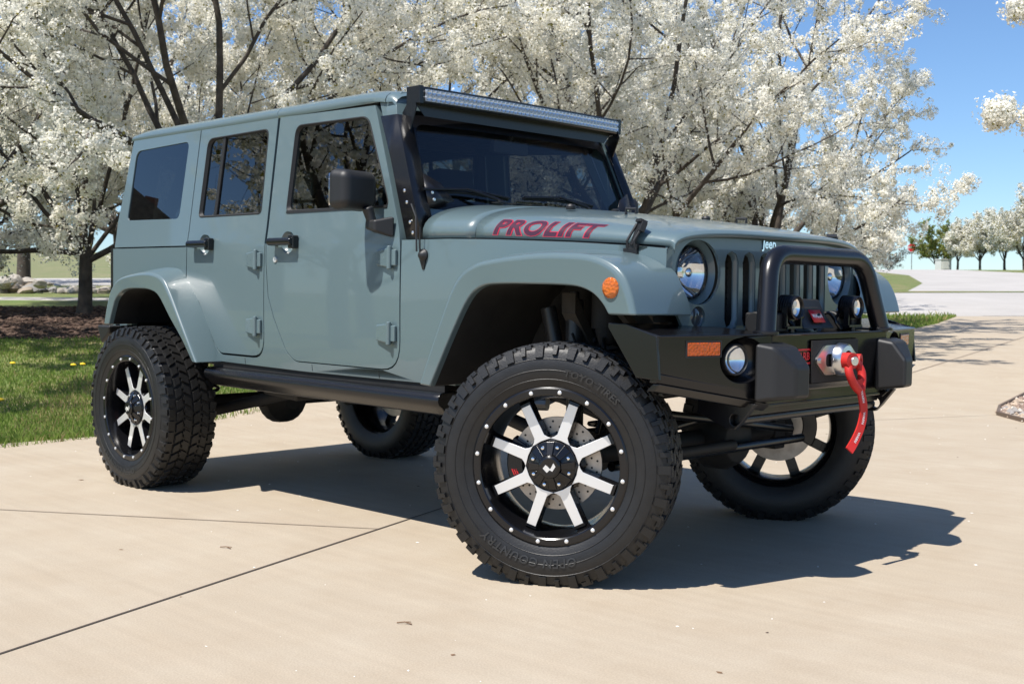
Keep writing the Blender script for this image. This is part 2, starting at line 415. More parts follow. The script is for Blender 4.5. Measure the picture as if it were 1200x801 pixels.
# --- hardtop
HS = [(-3.507, 1.250), (-3.506, 1.40), (-3.466, 1.60), (-3.436, 1.78), (-3.418, 1.868), (-2.676, 1.873), (-2.690, 1.250)]
QW = [(-3.395, 1.404), (-3.372, 1.800), (-2.785, 1.812), (-2.806, 1.397)]
bm = bmesh.new()
qh = [tuple(p) for p in fillet(QW, [.03, .05, .04, .04])]
for s in (-1, 1): plate(HS, [qh], .035, smap(s), (), VC, bm)
# roof skin: rows along x, profile across
def rprof(x):
    e = yside(x, 1.868)
    zc = 1.0 if x > -3.2 else 1.0-((-3.2-x)/.24)**2*.35
    zf = 0 if x < -1.3 else -(x+1.3)**2*.5
    q = [(-e, 1.862), (-e-.004, 1.872), (-e-.004, 1.886), (-e+.004, 1.902), (-e+.025, 1.917), (-e+.07, 1.929), (-.42, 1.939), (-.2, 1.943), (0, 1.944)]
    q = [(y, 1.866+(z-1.866)*zc+zf*(z > 1.87)) for y, z in q]
    return q + [(-y, z) for y, z in q[-2::-1]]
xs = [-3.43, -3.40, -3.36, -3.3, -3.2, -3.0, -2.68, -2.3, -1.955, -1.951, -1.947, -1.6, -1.3, -1.2, -1.15, -1.118]
rows = []
for x in xs:
    q = rprof(x)
    if abs(x+1.951) < .001: q = [(y*.994, z-.006) for y, z in q]
    rows.append([(x - (.012 if i in (0, 1, len(q)-1, len(q)-2) and x < -3.35 else 0), y, z) for i, (y, z) in enumerate(q)])
loft(bm, rows)
q = rprof(-3.43); add(bm, [(-3.43, y, z) for y, z in q], [tuple(range(len(q)))])
# rear face with window opening
rear = [(-.745, 1.25), (.745, 1.25), (.69, 1.868), (-.69, 1.868)]
rwin = [tuple(p) for p in fillet([(-.58, 1.36), (.58, 1.36), (.54, 1.79), (-.54, 1.79)], .05)]
plate(rear, [rwin], .03, lambda u, v, w: (-3.485+(max(0, v-1.40))*.115+w, u, v), (), frange(1.25, 1.86, .1), bm)
top = link('hardtop', bm, PAINT, car, bev=.004, ang=40, recalc=True)
for s in (-1, 1):
    mp = smap(s); cx, cz = -3.09, 1.6
    g = plate([tuple(p) for p in fillet([(x+(.004 if x > cx else -.004), z+(.004 if z > cz else -.004)) for x, z in QW], [.03, .05, .04, .04])], [], 0, lambda u, v, w: mp(u, v, .006+w), (), VC)
    link('quarter_window', g, TINTD, top)
g = plate([(x*1.02, z) for x, z in rwin], [], 0, lambda u, v, w: (-3.483+(max(0, v-1.40))*.115+w, u, v), (), frange(1.25, 1.86, .1))
link('rear_window', g, glass_mat('rear_tinted_glass', (.30, .33, .34), 1.5), top)
# drip channel line above the doors (dark gap)
bm = bmesh.new()
for s in (-1, 1):
    for x0, x1 in ((-2.672, -1.952), (-1.946, -1.19)):
        hexa(bm, [(x0, s*.664, 1.860), (x1, s*.664, 1.856), (x1, s*.69, 1.856), (x0, s*.69, 1.860), (x0, s*.664, 1.872), (x1, s*.664, 1.868), (x1, s*.69, 1.868), (x0, s*.69, 1.872)])
link_split('roof_seal', bm, SEAL, top)

# --- windshield frame and glass
def wsx(z): return -.800-.43*(z-1.25)
def wsmap(u, v, w): return (wsx(v)-w+.035*(1-(u/.7)**2), u, v)
def wy(z): return .762-(z-1.25)*.095
wo = [(-wy(1.25), 1.25), (wy(1.25), 1.25), (wy(1.80), 1.80), (wy(1.88)-.01, 1.868), (wy(1.9)-.05, 1.905), (.3, 1.916), (-.3, 1.916), (-wy(1.9)+.05, 1.905), (-wy(1.88)+.01, 1.868), (-wy(1.80), 1.80)]
wi = [tuple(p) for p in fillet([(-.690, 1.385), (.690, 1.385), (.648, 1.825), (-.648, 1.825)], [.05, .05, .06, .06])]
bm = plate(wo, [wi], .07, wsmap, frange(-.7, .7, .14), frange(1.25, 1.9, .1))
# A-pillar sides back to the doors and header return to the roof
for s in (-1, 1):
    hexa(bm, [(wsx(1.25)-.09, s*.70, 1.25), (wsx(1.25)-.012, s*.70, 1.25), (wsx(1.25)-.012, s*.768, 1.25), (wsx(1.25)-.09, s*.772, 1.25), (-1.170, s*.65, 1.865), (wsx(1.865)-.01, s*.65, 1.865), (wsx(1.865)-.01, s*.695, 1.865), (-1.170, s*.698, 1.865)])
q = rprof(-1.118)
rowa = [(-1.113, y, z) for y, z in q]
rowb = [(wsx(z)-.012+.03*(1-(y/.7)**2), y*.995, z-.002) for y, z in q]
rowc = [(wsx(1.86)+.006+.032*(1-(y/.7)**2), y*.985, z-.022) for y, z in q]
loft(bm, [rowa, rowb, rowc])
wf = link('windshield_frame', bm, PAINT, car, bev=.012, seg=3, ang=50)
g = plate([(x*1.01, z+(.006 if z > 1.6 else -.006)) for x, z in wi], [], 0, lambda u, v, w: wsmap(u, v, .012+w), frange(-.7, .7, .14), frange(1.25, 1.9, .1))
ws = link('windshield', g, WSGLASS, car)
bm = bmesh.new()   # black frit band round the glass; taller top paints in the header's shade
ii = [tuple(p) for p in fillet([(-.660, 1.415), (.660, 1.415), (.622, 1.765), (-.622, 1.765)], .05)]
plate([(x*.999, z) for x, z in wi], [ii], .002, lambda u, v, w: wsmap(u, v, .0085+w), frange(-.7, .7, .14), (), bm)
link('frit_band', bm, BLACKP, ws)

# --- hood and cowl
def zs(x): return lerp(x, [(-.8, 1.253), (-.62, 1.252), (-.37, 1.247), (0, 1.232), (.33, 1.215), (.5, 1.2)])+.004
def zc(x): return lerp(x, [(-.8, 1.425), (-.6, 1.413), (-.3, 1.388), (0, 1.355), (.2, 1.330), (.35, 1.305), (.45, 1.284), (.5, 1.270)])
NE = 2.9
def hoodpt(x, ph):
    s = -1 if ph > 0 else 1; a = abs(ph)
    c = max(0, math.cos(a))**(2/NE); n = math.sin(a)**(2/NE)
    return Vector((x, s*(hw(x)-.010)*c, zs(x)+(zc(x)-zs(x))*n)), c
def hood_rows(xa, xb, nr, front=False):
    ph = [PI/2*(1-(1-j/13)**1.0) for j in range(14)]
    rows = []
    for i in range(nr+1):
        row = []
        for sg, order in ((1, ph), (-1, ph[-2::-1])):
            for a in order:
                c = max(0, math.cos(a))**(2/NE); x1 = xb
                if front: x1 = xb-.055*c*c
                x = xa+(x1-xa)*i/nr
                row.append(hoodpt(x, a*sg)[0] if a > 0 else Vector((x, -sg*(hw(x)-.010), zs(x))))
        rows.append(row)
    if front:   # rounded front lip
        for k, (dx, dz) in enumerate(((.012, -.004), (.020, -.013), (.022, -.026))):
            rows.append([p+Vector((dx, 0, dz*(1 if abs(p.z) > 0 else 1))) for p in rows[nr]])
    return rows
bm = bmesh.new(); loft(bm, hood_rows(-.485, .462, 14, True))
hood = link('hood', bm, PAINT, car, solid=.014, ang=30, recalc=True)
bm = bmesh.new(); loft(bm, hood_rows(-.792, -.490, 5))
cowl = link('cowl', bm, PAINT, car, solid=.014, ang=30)
bm = bmesh.new(); loft(bm, [[p+Vector((0, 0, -.03)) for p in r] for r in hood_rows(-.80, .40, 4)]); link('engine_bay_cover', bm, DARK, body)
# side dark seam strip under hood edge
# rear vent grille on cowl
bm = bmesh.new()
for i in range(9): box(bm, (-.70+.0, -.40+i*.1, zc(-.70)+.002), (.05, .07, .004))
link('cowl_vent', bm, PLASTIC, cowl)
# hood latches
for s in (-1, 1):
    y = hw(.27)-.010; lt = bmesh.new()
    tilt = Matrix.Rotation(R(-s*8), 3, 'X')
    box(lt, (.262, s*(y+.010), 1.192), (.062, .026, .028), tilt); box(lt, (.268, s*(y+.014), 1.209), (.05, .020, .02), tilt)
    P0 = Vector((.268, s*(y+.020), 1.20)); P1 = Vector((.285, s*(y-.012), 1.292))
    d = (P1-P0).normalized()
    for dx in (-.016, .016): tube(lt, [P0+Vector((dx, 0, 0)), P0+Vector((dx, s*.008, .03)), P1+Vector((dx, s*.006, 0))], .0055, 8)
    rm = d.to_track_quat('Z', 'Y').to_matrix()
    box(lt, P0+(P1-P0)*.45+Vector((0, s*.007, 0)), (.022, .014, .06), rm); box(lt, P1+Vector((0, s*.004, -.012)), (.050, .022, .036), rm)
    box(lt, P1+Vector((0, s*.0, .008)), (.044, .03, .012), rm)
    link('hood_latch', lt, PLASTIC, car, bev=.003)
# rubber bumpers on the hood, washer nozzles
bm = bmesh.new()
for s in (-1, 1): lathe(bm, [(0, .020), (.012, .021), (.020, .015), (.022, 0)], 16, (-.24, s*.46, zc(-.24)-.008), (0, 0, 1))
link_split('hood_bumper_stop', bm, PLASTIC, hood)
bm = bmesh.new()
for s in (-1, 1): tube(bm, [(-.02, s*.38, zc(-.05)-.01), (-.02, s*.38, zc(-.05)+.012), (.03, s*.38, zc(-.05)+.010), (.03, s*.38, zc(-.05)-.01)], .006, 8)
link_split('tie_down_loop', bm, PLASTIC, hood)
# decal on both hood sides
def hood_uv(x, v):
    """point and normal at arc height v above the seam"""
    prev, _ = hoodpt(x, 1e-4); acc = 0; st = 60
    for i in range(1, st+1):
        p, _ = hoodpt(x, PI/2*(i/st)**2); l = (p-prev).length
        if acc+l >= v:
            t = (v-acc)/l; q = prev.lerp(p, t); tang = (p-prev).normalized(); n = Vector((1, 0, 0)).cross(tang)
            if n.y > 0: n = -n
            return q, n
        acc += l; prev = p
    return prev, Vector((0, 0, 1))
def decal(name, off, depth, m):
    for s in (-1, 1):
        b = text_bm('PROLIFT', .088, shear=.22, offset=off, sx=1.0, spacing=1.12, res=4)
        w = max(v.co.x for v in b.verts)-min(v.co.x for v in b.verts)
        sc = (.500 + off*2)/w
        bmesh.ops.triangulate(b, faces=b.faces)
        for k in frange(-.06, .06, .008): bmesh.ops.bisect_plane(b, geom=b.verts[:]+b.edges[:]+b.faces[:], plane_co=(0, k, 0), plane_no=(0, 1, 0))
        for v in b.verts:
            x = -.152 + (v.co.x*sc)*(1 if s < 0 else -1); x = min(.4, x)
            p, n = hood_uv(x, .045+v.co.y*1.10); p = p+n*depth
            v.co = Vector((p.x, p.y if s < 0 else -p.y, p.z))
        for f in b.faces:
            f.normal_update()
            if f.normal.y*s < 0: f.normal_flip()
        link(name, b, m, hood, recalc=False)
decal('decal_outline', .0060, .0008, DECALR); decal('decal_lettering', .0033, .0016, DECALD)
# antenna on the right cowl side
bm = bmesh.new(); y = -(yside(-.765, 1.19)+.001)
lathe(bm, [(-.003, .026), (.006, .026), (.016, .018), (.024, .010), (.026, 0)], 20, (-.765, y, 1.185), (0, -1, 0))
hexa(bm, [(-.770, y-.004, 1.125), (-.760, y-.004, 1.125), (-.760, y+.002, 1.125), (-.770, y+.002, 1.125), (-.785, y-.010, 1.175), (-.745, y-.010, 1.175), (-.745, y+.002, 1.175), (-.785, y+.002, 1.175)])
tube(bm, [(-.765, y-.016, 1.19), (-.765, y-.022, 1.215), (-.765, y-.022, 1.30)], [.006, .004, .0022], 8)
link('antenna', bm, PLASTIC, car, bev=.001)
bm = bmesh.new(); tube(bm, [(-.79, y-.018, 1.20), (-.80, y-.012, 1.27), (-.815, y-.002, 1.345), (-.86, y+.01, 1.40)], .004, 8); link('light_bar_cable', bm, PLASTIC, car)

# --- grille
def gx(y, z): return .448-.050*(abs(y)/.66)**2.2-.03*(z-1.1)*(1 if z > 1.1 else .2)
go = [(.664, 1.190), (.640, 1.226), (.575, 1.249), (.458, 1.258), (.25, 1.263), (0, 1.265)]
go = go + [(-y, z) for y, z in go[-2::-1]]
go += [(-.655, 1.08), (-.61, .98), (-.56, .90), (.56, .90), (.61, .98), (.655, 1.08)]
def slot(cy, w=.030, z0=.912, z1=1.204):
    return [(cy-w, z0+w), (cy-w*.7, z0+w*.3), (cy, z0), (cy+w*.7, z0+w*.3), (cy+w, z0+w), (cy+w, z1-w), (cy+w*.7, z1-w*.3), (cy, z1), (cy-w*.7, z1-w*.3), (cy-w, z1-w)]
slots = [slot(i*.1055, .040) for i in range(-3, 4)]
HLY, HLZ = .498, 1.122
hls = [circ(s*HLY, HLZ, .117, 40) for s in (-1, 1)]
tss = [circ(s*.500, .962, .038, 24) for s in (-1, 1)]
def gm(u, v, w): return (gx(u, v)-w, u, v)
g = plate(go, slots+hls+tss, .012, gm, frange(-.66, .66, .055), frange(.9, 1.26, .06))
gr = link('grille', g, PAINT, car, bev=.004, seg=2, ang=50)
bm = bmesh.new()
for i in range(-3, 4):
    R0, R1, R2_ = slot(i*.1055, .0405, .9115, 1.2045), slot(i*.1055, .036, .916, 1.200), slot(i*.1055, .0310, .922, 1.194)
    loft(bm, [[gm(y, z, w) for y, z in q] for q, w in ((R0, .004), (R1, .007), (R2_, .023))], closed_rings=True)
link_split('grille_slot', bm, PAINT, gr, ang=60)
bm = bmesh.new(); box(bm, (.352, 0, 1.07), (.02, .74, .36)); link('grille_mesh', bm, DARK, gr)
for i in range(-3, 4):
    bm = bmesh.new(); box(bm, (.3625, i*.1055, 1.06), (.004, .06, .27))
    for k in range(12): box(bm, (.366, i*.1055, .935+k*.023), (.004, .06, .004))
    link('grille_insert', bm, PLASTIC, gr)
for s in (-1, 1):
    x0 = gx(HLY, HLZ)
    bm = bmesh.new()
    lathe(bm, [(-.055, .119), (-.012, .1165), (-.030, .104), (-.045, .0965), (-.050, .0955)], 40, (x0, s*HLY, HLZ), (1, 0, 0))
    bz = link('headlight_bezel', bm, PAINT, gr, ang=60)
    bm = bmesh.new()
    lathe(bm, [(-.050, .096), (-.030, .0955), (-.027, .0915), (-.034, .089), (-.052, .089)], 40, (x0, s*HLY, HLZ), (1, 0, 0))
    hl = link('headlight', bm, BLACKG, car, ang=50)
    bm = bmesh.new()
    lathe(bm, [(-.040, .0885), (-.052, .080), (-.074, .060), (-.088, .036), (-.094, .016), (-.094, 0)], 40, (x0, s*HLY, HLZ), (1, 0, 0))
    link('reflector', bm, CHROME, hl, recalc=False, ang=80)
    bm = bmesh.new(); lathe(bm, [(-.090, .020), (-.050, .020), (-.040, .016), (-.036, 0)], 20, (x0, s*HLY, HLZ), (1, 0, 0)); link('bulb_shield', bm, CHROME, hl, ang=60)
    bm = bmesh.new(); lathe(bm, [(-.036, .0895), (-.024, .078), (-.016, .055), (-.012, .028), (-.011, 0)], 40, (x0, s*HLY, HLZ), (1, 0, 0)); link('headlight_lens', bm, CLEAR, hl, ang=80)
    bm = bmesh.new(); lathe(bm, [(-.03, .040), (-.006, .0375), (-.010, .034), (-.004, .02), (-.002, 0)], 24, (gx(.5, .962), s*.5, .962), (1, 0, 0)); link('turn_signal', bm, SMOKE, gr, ang=60)
bt = text_bm('Jeep', .052, shear=.12, offset=.0012, extrude=.002)
for v in bt.verts:
    y = v.co.x-.086; z = 1.237+v.co.y; v.co = Vector((gx(y, z)+.003+v.co.z, y, z))
link('grille_badge', bt, CHROME, gr, ang=40)

# --- fender flares
def flare(s, Bx, O, I, yb, yo, lamp, tail=None):
    Bx, O, I = smooth_path(Bx, 4), smooth_path(O, 4), smooth_path(I, 4)
    if tail:
        f0 = yb; yb = lambda x: lerp(x, tail) if x > tail[0][0] else f0(x)
    S = lambda P, y: [(x, s*(y(x) if callable(y) else y), z) for x, z in P]
    mix = lambda t: [(s*0+a[0]*(1-t)+b[0]*t, a[1]*(1-t)+b[1]*t) for a, b in zip(Bx, O)]
    bm = bmesh.new()
    O2 = [(o[0]*.86+i[0]*.14, o[1]*.86+i[1]*.14) for o, i in zip(O, I)]
    rings = [S(Bx, lambda x: yb(x)-.012), S(Bx, yb), S(mix(.12), lambda x: yb(x)*.88+(yo-.008)*.12), S(mix(.86), lambda x: yb(x)*.14+(yo-.008)*.86), S(O, yo-.008), S(O2, yo+.002), S(I, yo-.004), S([(a, b-.002) for a, b in I], yo-.03), S(I, lambda x: yb(x)-.012)]
    loft(bm, rings[:8]); loft(bm, rings[7:], mi=1)
    for e in (0, -1):
        q = [r[e] for r in rings]; bm.faces.new([bm.verts.new(p) for p in q])
    bmesh.ops.remove_doubles(bm, verts=bm.verts, dist=1e-5)
    f = link('fender_flare', bm, [PAINT, DARK], car, bev=.012, seg=3, ang=30)
    if lamp:
        bm = bmesh.new(); lathe(bm, [(-.01, .0365), (.004, .036), (.009, .033), (.013, .02), (.014, 0)], 28, (.376, s*(yo-.002), 1.062), (0, s, 0)); link('side_marker_lamp', bm, AMBER, f, ang=60)
    bm = bmesh.new()
    for k in range(1, len(I)-1):
        x, z = I[k]; nx = I[min(k+1, len(I)-1)]; pv = I[k-1]
        box(bm, (x, s*(yo-.02), z-.004), (.014, .014, .006))
    return f
FB = [(-.655, .668), (-.565, .89), (-.45, 1.100), (-.345, 1.172), (-.2, 1.194), (0, 1.202), (.15, 1.199), (.30, 1.182), (.405, 1.136), (.448, 1.06), (.462, .968)]
FO = [(-.610, .668), (-.510, .885), (-.412, 1.07), (-.318, 1.138), (-.19, 1.164), (0, 1.181), (.15, 1.182), (.30, 1.170), (.405, 1.126), (.455, 1.055), (.482, .972)]
FI = [(-.547, .664), (-.425, .875), (-.335, 1.01), (-.26, 1.060), (-.16, 1.071), (0, 1.072), (.15, 1.070), (.23, 1.063), (.29, 1.043), (.335, 1.008), (.362, .972)]
RBo = [(-3.36, .815), (-3.33, .95), (-3.28, 1.05), (-3.16, 1.11), (-2.95, 1.135), (-2.82, 1.135), (-2.74, 1.120), (-2.655, 1.055), (-2.515, .905), (-2.355, .652)]
RO = [(-3.33, .815), (-3.29, .93), (-3.235, 1.02), (-3.14, 1.075), (-2.93, 1.103), (-2.78, 1.103), (-2.675, 1.075), (-2.595, 1.00), (-2.46, .83), (-2.325, .655)]
RI = [(-3.275, .817), (-3.235, .90), (-3.19, .965), (-3.09, 1.012), (-2.92, 1.020), (-2.81, 1.014), (-2.715, .983), (-2.60, .875), (-2.475, .765), (-2.37, .655)]
for s in (-1, 1):
    flare(s, FB, FO, FI, lambda x: hw(x)-.004, .935, True, [(.34, hw(.34)-.004), (.405, .657), (.448, .640), (.462, .606)])
    flare(s, RBo, RO, RI, lambda x: .776, .935, False)

# --- front bumper (all black steel, symmetrical in y)
bp = bmesh.new()
def fx(y): return .68-.2454*(max(abs(y), .42)-.42)
zt = .910
# centre box
ctr = [(-.415, .655), (.415, .655), (.415, zt-.004), (-.415, zt-.004)]
opening = [(-.17, .722), (.17, .722), (.17, .882), (-.17, .882)]
plate(ctr, [opening], .03, lambda u, v, w: (.682-w-(.02 if v < .70 else 0), u, v), (), (.70,), bp)
# wings: front faces with fog-light openings
for s in (-1, 1):
    wing = [(.416, .690), (.60, .725), (.909, .785), (.909, .906), (.416, .906)]
    fog = [(.545+.100*math.cos(t)*(1 if math.cos(t) > 0 else .98), .820+.078*math.sin(t)) for t in [2*PI*i/40 for i in range(40)]]
    plate([(a, b) for a, b in wing], [fog], .02, lambda u, v, w, s=s: (fx(u)-w, s*u, v), (), (), bp)
    # side plate of the wing back to the tail
    P = [(.575, .760), (.475, .764), (.445, .805), (.350, .928), (.350, .944), (.425, .944), (.560, .906)]
    plate(P, [], .012, lambda u, v, w, s=s: (u-.004, s*(.9115-w), v), (), (), bp)
    # lower stepped lip
    for (za, zb, dx0, dx1, th) in ((.0, -.034, .0, -.004, .03), (-.036, -.062, .012, -.016, .03)):
        V = []
        for (yy, zz) in ((.43, .700), (.909, .785)):
            x = fx(yy)
            V.append([(x+dx0-th, s*yy, zz+za), (x+dx0, s*yy, zz+za), (x+dx1, s*yy, zz+zb), (x+dx1-th, s*yy, zz+zb)])
        hexa(bp, V[0]+V[1])
    # top deck
    D = [(.30, .60), (.45, .40), (.685, .418), (.564, .909), (.425, .9115), (.352, .9115)]
    ZD = [.935, .925, .910, .908, .944, .944]
    hexa_top = [(x, s*y, z) for (x, y), z in zip(D, ZD)]
    add(bp, hexa_top+[(x, y, z-.008) for x, y, z in hexa_top], [tuple(range(6)), tuple(range(11, 5, -1))]+[(i, (i+1) % 6, (i+1) % 6+6, i+6) for i in range(6)])
D = [(.40, -.60), (.40, .60), (.685, .42), (.685, -.42)]
add(bp, [(x, y, zt-.001) for x, y in D]+[(x, y, zt-.009) for x, y in D], BF)
box(bp, (.60, 0, .655), (.13, .82, .012)); box(bp, (.45, 0, .79), (.02, 1.5, .2))
bumper = link('front_bumper', bp, BLACKG, car, bev=.005, seg=2, ang=30)
for s in (-1, 1):
    # fog lamp pocket and lamp
    nrm = Vector((.489, s*.12, 0)).normalized(); c0 = Vector((fx(.555)-.001, s*.555, .822))
    c0 = Vector((fx(.572)-.001, s*.572, .822)); bm = bmesh.new(); rings = []
    for k_, dep in ((0, -.0015), (.04, .001), (.22, .014), (.6, .034), (1, .055)):
        rings.append([(fx(.545)-dep-.2454*(1-k_)*((.545+.100*math.cos(t))-.545)*1.0, s*((.545+(.101-.043*k_)*math.cos(t))*(1)+.027*k_), .820+.002*k_+(.079-.021*k_)*math.sin(t)) for t in [2*PI*i/40 for i in range(40)]])
    loft(bm, rings, closed_rings=True); link('fog_light_bezel', bm, BLACKG, bumper, ang=60)
    c1 = c0+nrm*.012
    bm = bmesh.new(); lathe(bm, [(-.055, .056), (-.012, .056), (-.008, .052), (-.012, .048), (-.04, .046)], 32, c1-nrm*.006, nrm); fl = link('fog_light', bm, PLASTIC, bumper, ang=50)
    bm = bmesh.new(); lathe(bm, [(-.018, .049), (-.030, .040), (-.042, .02), (-.045, 0)], 32, c1-nrm*.006, nrm); link('fog_light_reflector', bm, CHROME, fl, ang=80, recalc=False)
    bm = bmesh.new(); lathe(bm, [(-.014, .0485), (-.009, .034), (-.006, .016), (-.005, 0)], 32, c1-nrm*.006, nrm); link('fog_light_lens', bm, CLEAR, fl, ang=80)
    # orange indicator set in the wing
    ya, yb_, za, zb = .650, .790, .838, .884
    V = [(fx(y)+d, s*y, z) for d in (-.01, .004) for y, z in ((ya, za), (yb_, za), (yb_, zb), (ya, zb))]
    bm = bmesh.new(); hexa(bm, V); link('indicator_lens', bm, AMBERD, bumper, bev=.004)
    bm = bmesh.new(); fr = [(ya-.006, za-.006), (yb_+.006, za-.006), (yb_+.006, zb+.006), (ya-.006, zb+.006)]
    plate(fr, [[(ya, za), (yb_, za), (yb_, zb), (ya, zb)]], .006, lambda u, v, w, s=s: (fx(u)+.003-w, s*u, v), (), (), bm); link('indicator_frame', bm, PLASTIC, bumper)
    # rubber faced over-rider pad
    pad = []
    yo_, yi_ = .515, .335
    bm = bmesh.new()
    V = [(.672, s*yo_, .672), (.672, s*yi_, .672), (.672, s*yi_, .880), (.672, s*yo_, .880),
         (.790, s*.432, .690), (.798, s*.352, .690), (.798, s*.352, .800), (.790, s*.432, .800), (.735, s*.485, .868), (.742, s*.350, .868), (.735, s*.49, .685)]
    add(bm, V, [(0, 1, 2, 3), (4, 5, 6, 7), (7, 6, 9, 8), (8, 9, 2, 3), (1, 5, 6), (1, 6, 9), (1, 9, 2), (0, 10, 8, 3), (10, 4, 7, 8), (0, 1, 5, 4, 10)])
    link('bumper_pad', bm, PLASTIC, bumper, bev=.014, seg=3, ang=14)
    # tow point plates
    P = [(.44, .70), (.682, .668), (.628, .600), (.60, .572), (.565, .572), (.44, .62)]
    bm = plate(P, [circ(.600, .607, .020, 18)], .024, lambda u, v, w, s=s: (u, s*(.517-w), v)); link('tow_point', bm, BLACKP, bumper, bev=.003)
# hoop
hoop = [(.655, -.418, .905), (.612, -.338, 1.192), (.612, .338, 1.192), (.655, .418, .905)]
bm = bmesh.new(); tube(bm, fillet(hoop, [0, .10, .10, 0], 8, closed=False), .0355, 22)
for s in (-1, 1): lathe(bm, [(0, .046), (.008, .046), (.012, .040)], 24, (.655, s*.418, .909), (0, 0, 1))
link('bull_bar', bm, BLACKP, bumper, ang=40)
# lower cross tube and plate
bm = bmesh.new(); box(bm, (.598, 0, .632), (.03, .98, .028)); tube(bm, [(.585, -.49, .603), (.585, .49, .603)], .019, 14); link('lower_cross_bar', bm, BLACKP, bumper, bev=.003)
# round emblem beside the pad, partly hidden by it
bm = plate([tuple(p) for p in fillet([(-.265, .795), (-.150, .795), (-.150, .852), (-.265, .852)], .022)], [[tuple(p) for p in fillet([(-.258, .802), (-.157, .802), (-.157, .845), (-.258, .845)], .018)]], .002, lambda u, v, w: (.6845-w, u, v)); link('emblem_frame', bm, REDP, bumper)
bt = text_bm('ARB', .040, offset=.001, extrude=.0008)
for v in bt.verts: v.co = Vector((.6838+v.co.z, -.207+v.co.x, .823+v.co.y))
link('emblem_lettering', bt, REDP, bumper)
# winch: control box, drum, fairlead
bm = bmesh.new()
hexa(bm, [(.49, -.16, .925), (.60, -.16, .925), (.60, .12, .925), (.49, .12, .925), (.50, -.13, 1.030), (.565, -.13, 1.030), (.565, .09, 1.030), (.50, .09, 1.030)])
hexa(bm, [(.56, -.12, .935), (.635, -.13, .918), (.635, .10, .918), (.56, .08, .935), (.55, -.10, 1.015), (.585, -.11, .995), (.585, .07, .995), (.55, .07, 1.015)])
for s in (-1, 1): box(bm, (.56, s*.27, .945), (.14, .07, .07)); cyl(bm, (.55, s*.20, .94), (.55, s*.33, .94), .045, 18)
cyl(bm, (.57, -.18, .80), (.57, .18, .80), .055, 20)
winch = link('winch', bm, PLASTIC, car, bev=.008, seg=2)
bm = bmesh.new(); V = [(.6155, -.012, .955), (.6155, .072, .955), (.590, .072, 1.005), (.590, -.012, 1.005)]
V = [(x+.012, y-.03, z) for x, y, z in V]
V = [(.6265, -.05, .944), (.6265, .03, .944), (.5985, .03, .990), (.5985, -.05, .990)]
add(bm, [(x+.004, y, z) for x, y, z in V], [(0, 1, 2, 3)]); wl = link('winch_label', bm, REDP, winch, recalc=False, solid=.003)
bt = text_bm('WARN', .022, offset=.0008)
for v in bt.verts:
    t = .5+v.co.y/.052; v.co = Vector((.6265+(.5985-.6265)*t+.0055, -.010+v.co.x, .944+.046*t))
link('winch_lettering', bt, WHITEP, winch, recalc=False)
bm = bmesh.new()
rnd = random.Random(3)
for k in range(7):
    y0 = -.30+k*.10; y1 = y0+rnd.uniform(-.08, .08)
    tube(bm, fillet([(.52, y0, .93), (.56+rnd.uniform(0, .06), y0+.02, .975+rnd.uniform(-.02, .03)), (.60, y1, .95), (.62, y1+.02, .915)], .03, 4, closed=False), .0065, 8)
link_split('winch_cable', bm, BLACKG, winch)
bm = bmesh.new(); fl_o = [tuple(p) for p in fillet([(-.135, .755), (.135, .755), (.135, .855), (-.135, .855)], .045)]
fl_i = [tuple(p) for p in fillet([(-.085, .782), (.085, .782), (.085, .830), (-.085, .830)], .02)]
fl_o = [tuple(p) for p in fillet([(-.15, .80), (-.09, .752), (.09, .752), (.15, .80), (.15, .815), (.09, .862), (-.09, .862), (-.15, .815)], .012)]
plate(fl_o, [fl_i], .018, lambda u, v, w: (.702-w, u, v), (), (), bm)
for s in (-1, 1): cyl(bm, (.700, s*.125, .8075), (.709, s*.125, .8075), .010, 10)
lathe(bm, [(0, .062), (.022, .060), (.035, .052), (.037, .034), (.018, .030), (-.01, .030)], 28, (.70, .015, .808), (1, 0, 0))
link('fairlead', bm, mat('polished_aluminium', (.62, .62, .63), .28, 1.0), winch, bev=.004)
bm = bmesh.new(); box(bm, (.690, 0, .803), (.006, .335, .155)); link('winch_opening_back', bm, DARK, winch)
# pod lights on top of the bumper
for s in (-1, 1):
    c0 = Vector((.642, s*.222, 1.0)); bm = bmesh.new()
    lathe(bm, [(-.035, .030), (-.034, .041), (-.012, .043), (0, .044), (.018, .044), (.021, .040), (.016, .036), (.006, .035)], 28, c0, (1, 0, 0), cap0=True)
    for k in range(5): lathe(bm, [(-.045+k*.010, .034), (-.045+k*.010, .047), (-.041+k*.010, .047), (-.041+k*.010, .034)], 24, c0, (1, 0, 0))
    for dy in (-.048, .048): box(bm, c0+Vector((-.005, dy, -.035)), (.022, .006, .07))
    box(bm, c0+Vector((-.005, 0, -.072)), (.03, .10, .008)); cyl(bm, c0+Vector((-.005, 0, -.09)), c0+Vector((-.005, 0, -.07)), .01)
    pl = link('pod_light', bm, BLACKP, car, ang=40)
    bm = bmesh.new(); lathe(bm, [(.006, .035), (-.004, .026), (-.012, .012), (-.013, 0)], 24, c0, (1, 0, 0)); link('pod_light_reflector', bm, CHROME, pl, ang=80, recalc=False)
    bm = bmesh.new()
    for dy, dz in ((0, .013), (0, -.013)): lathe(bm, [(.0, .013), (.008, .012), (.010, 0)], 14, c0+Vector((0, dy, dz)), (1, 0, 0))
    link_split('pod_light_lens', bm, mat('led_lens', (.75, .74, .66), .15, coat=.5) if s < 0 else bpy.data.materials['led_lens'], pl, ang=60)

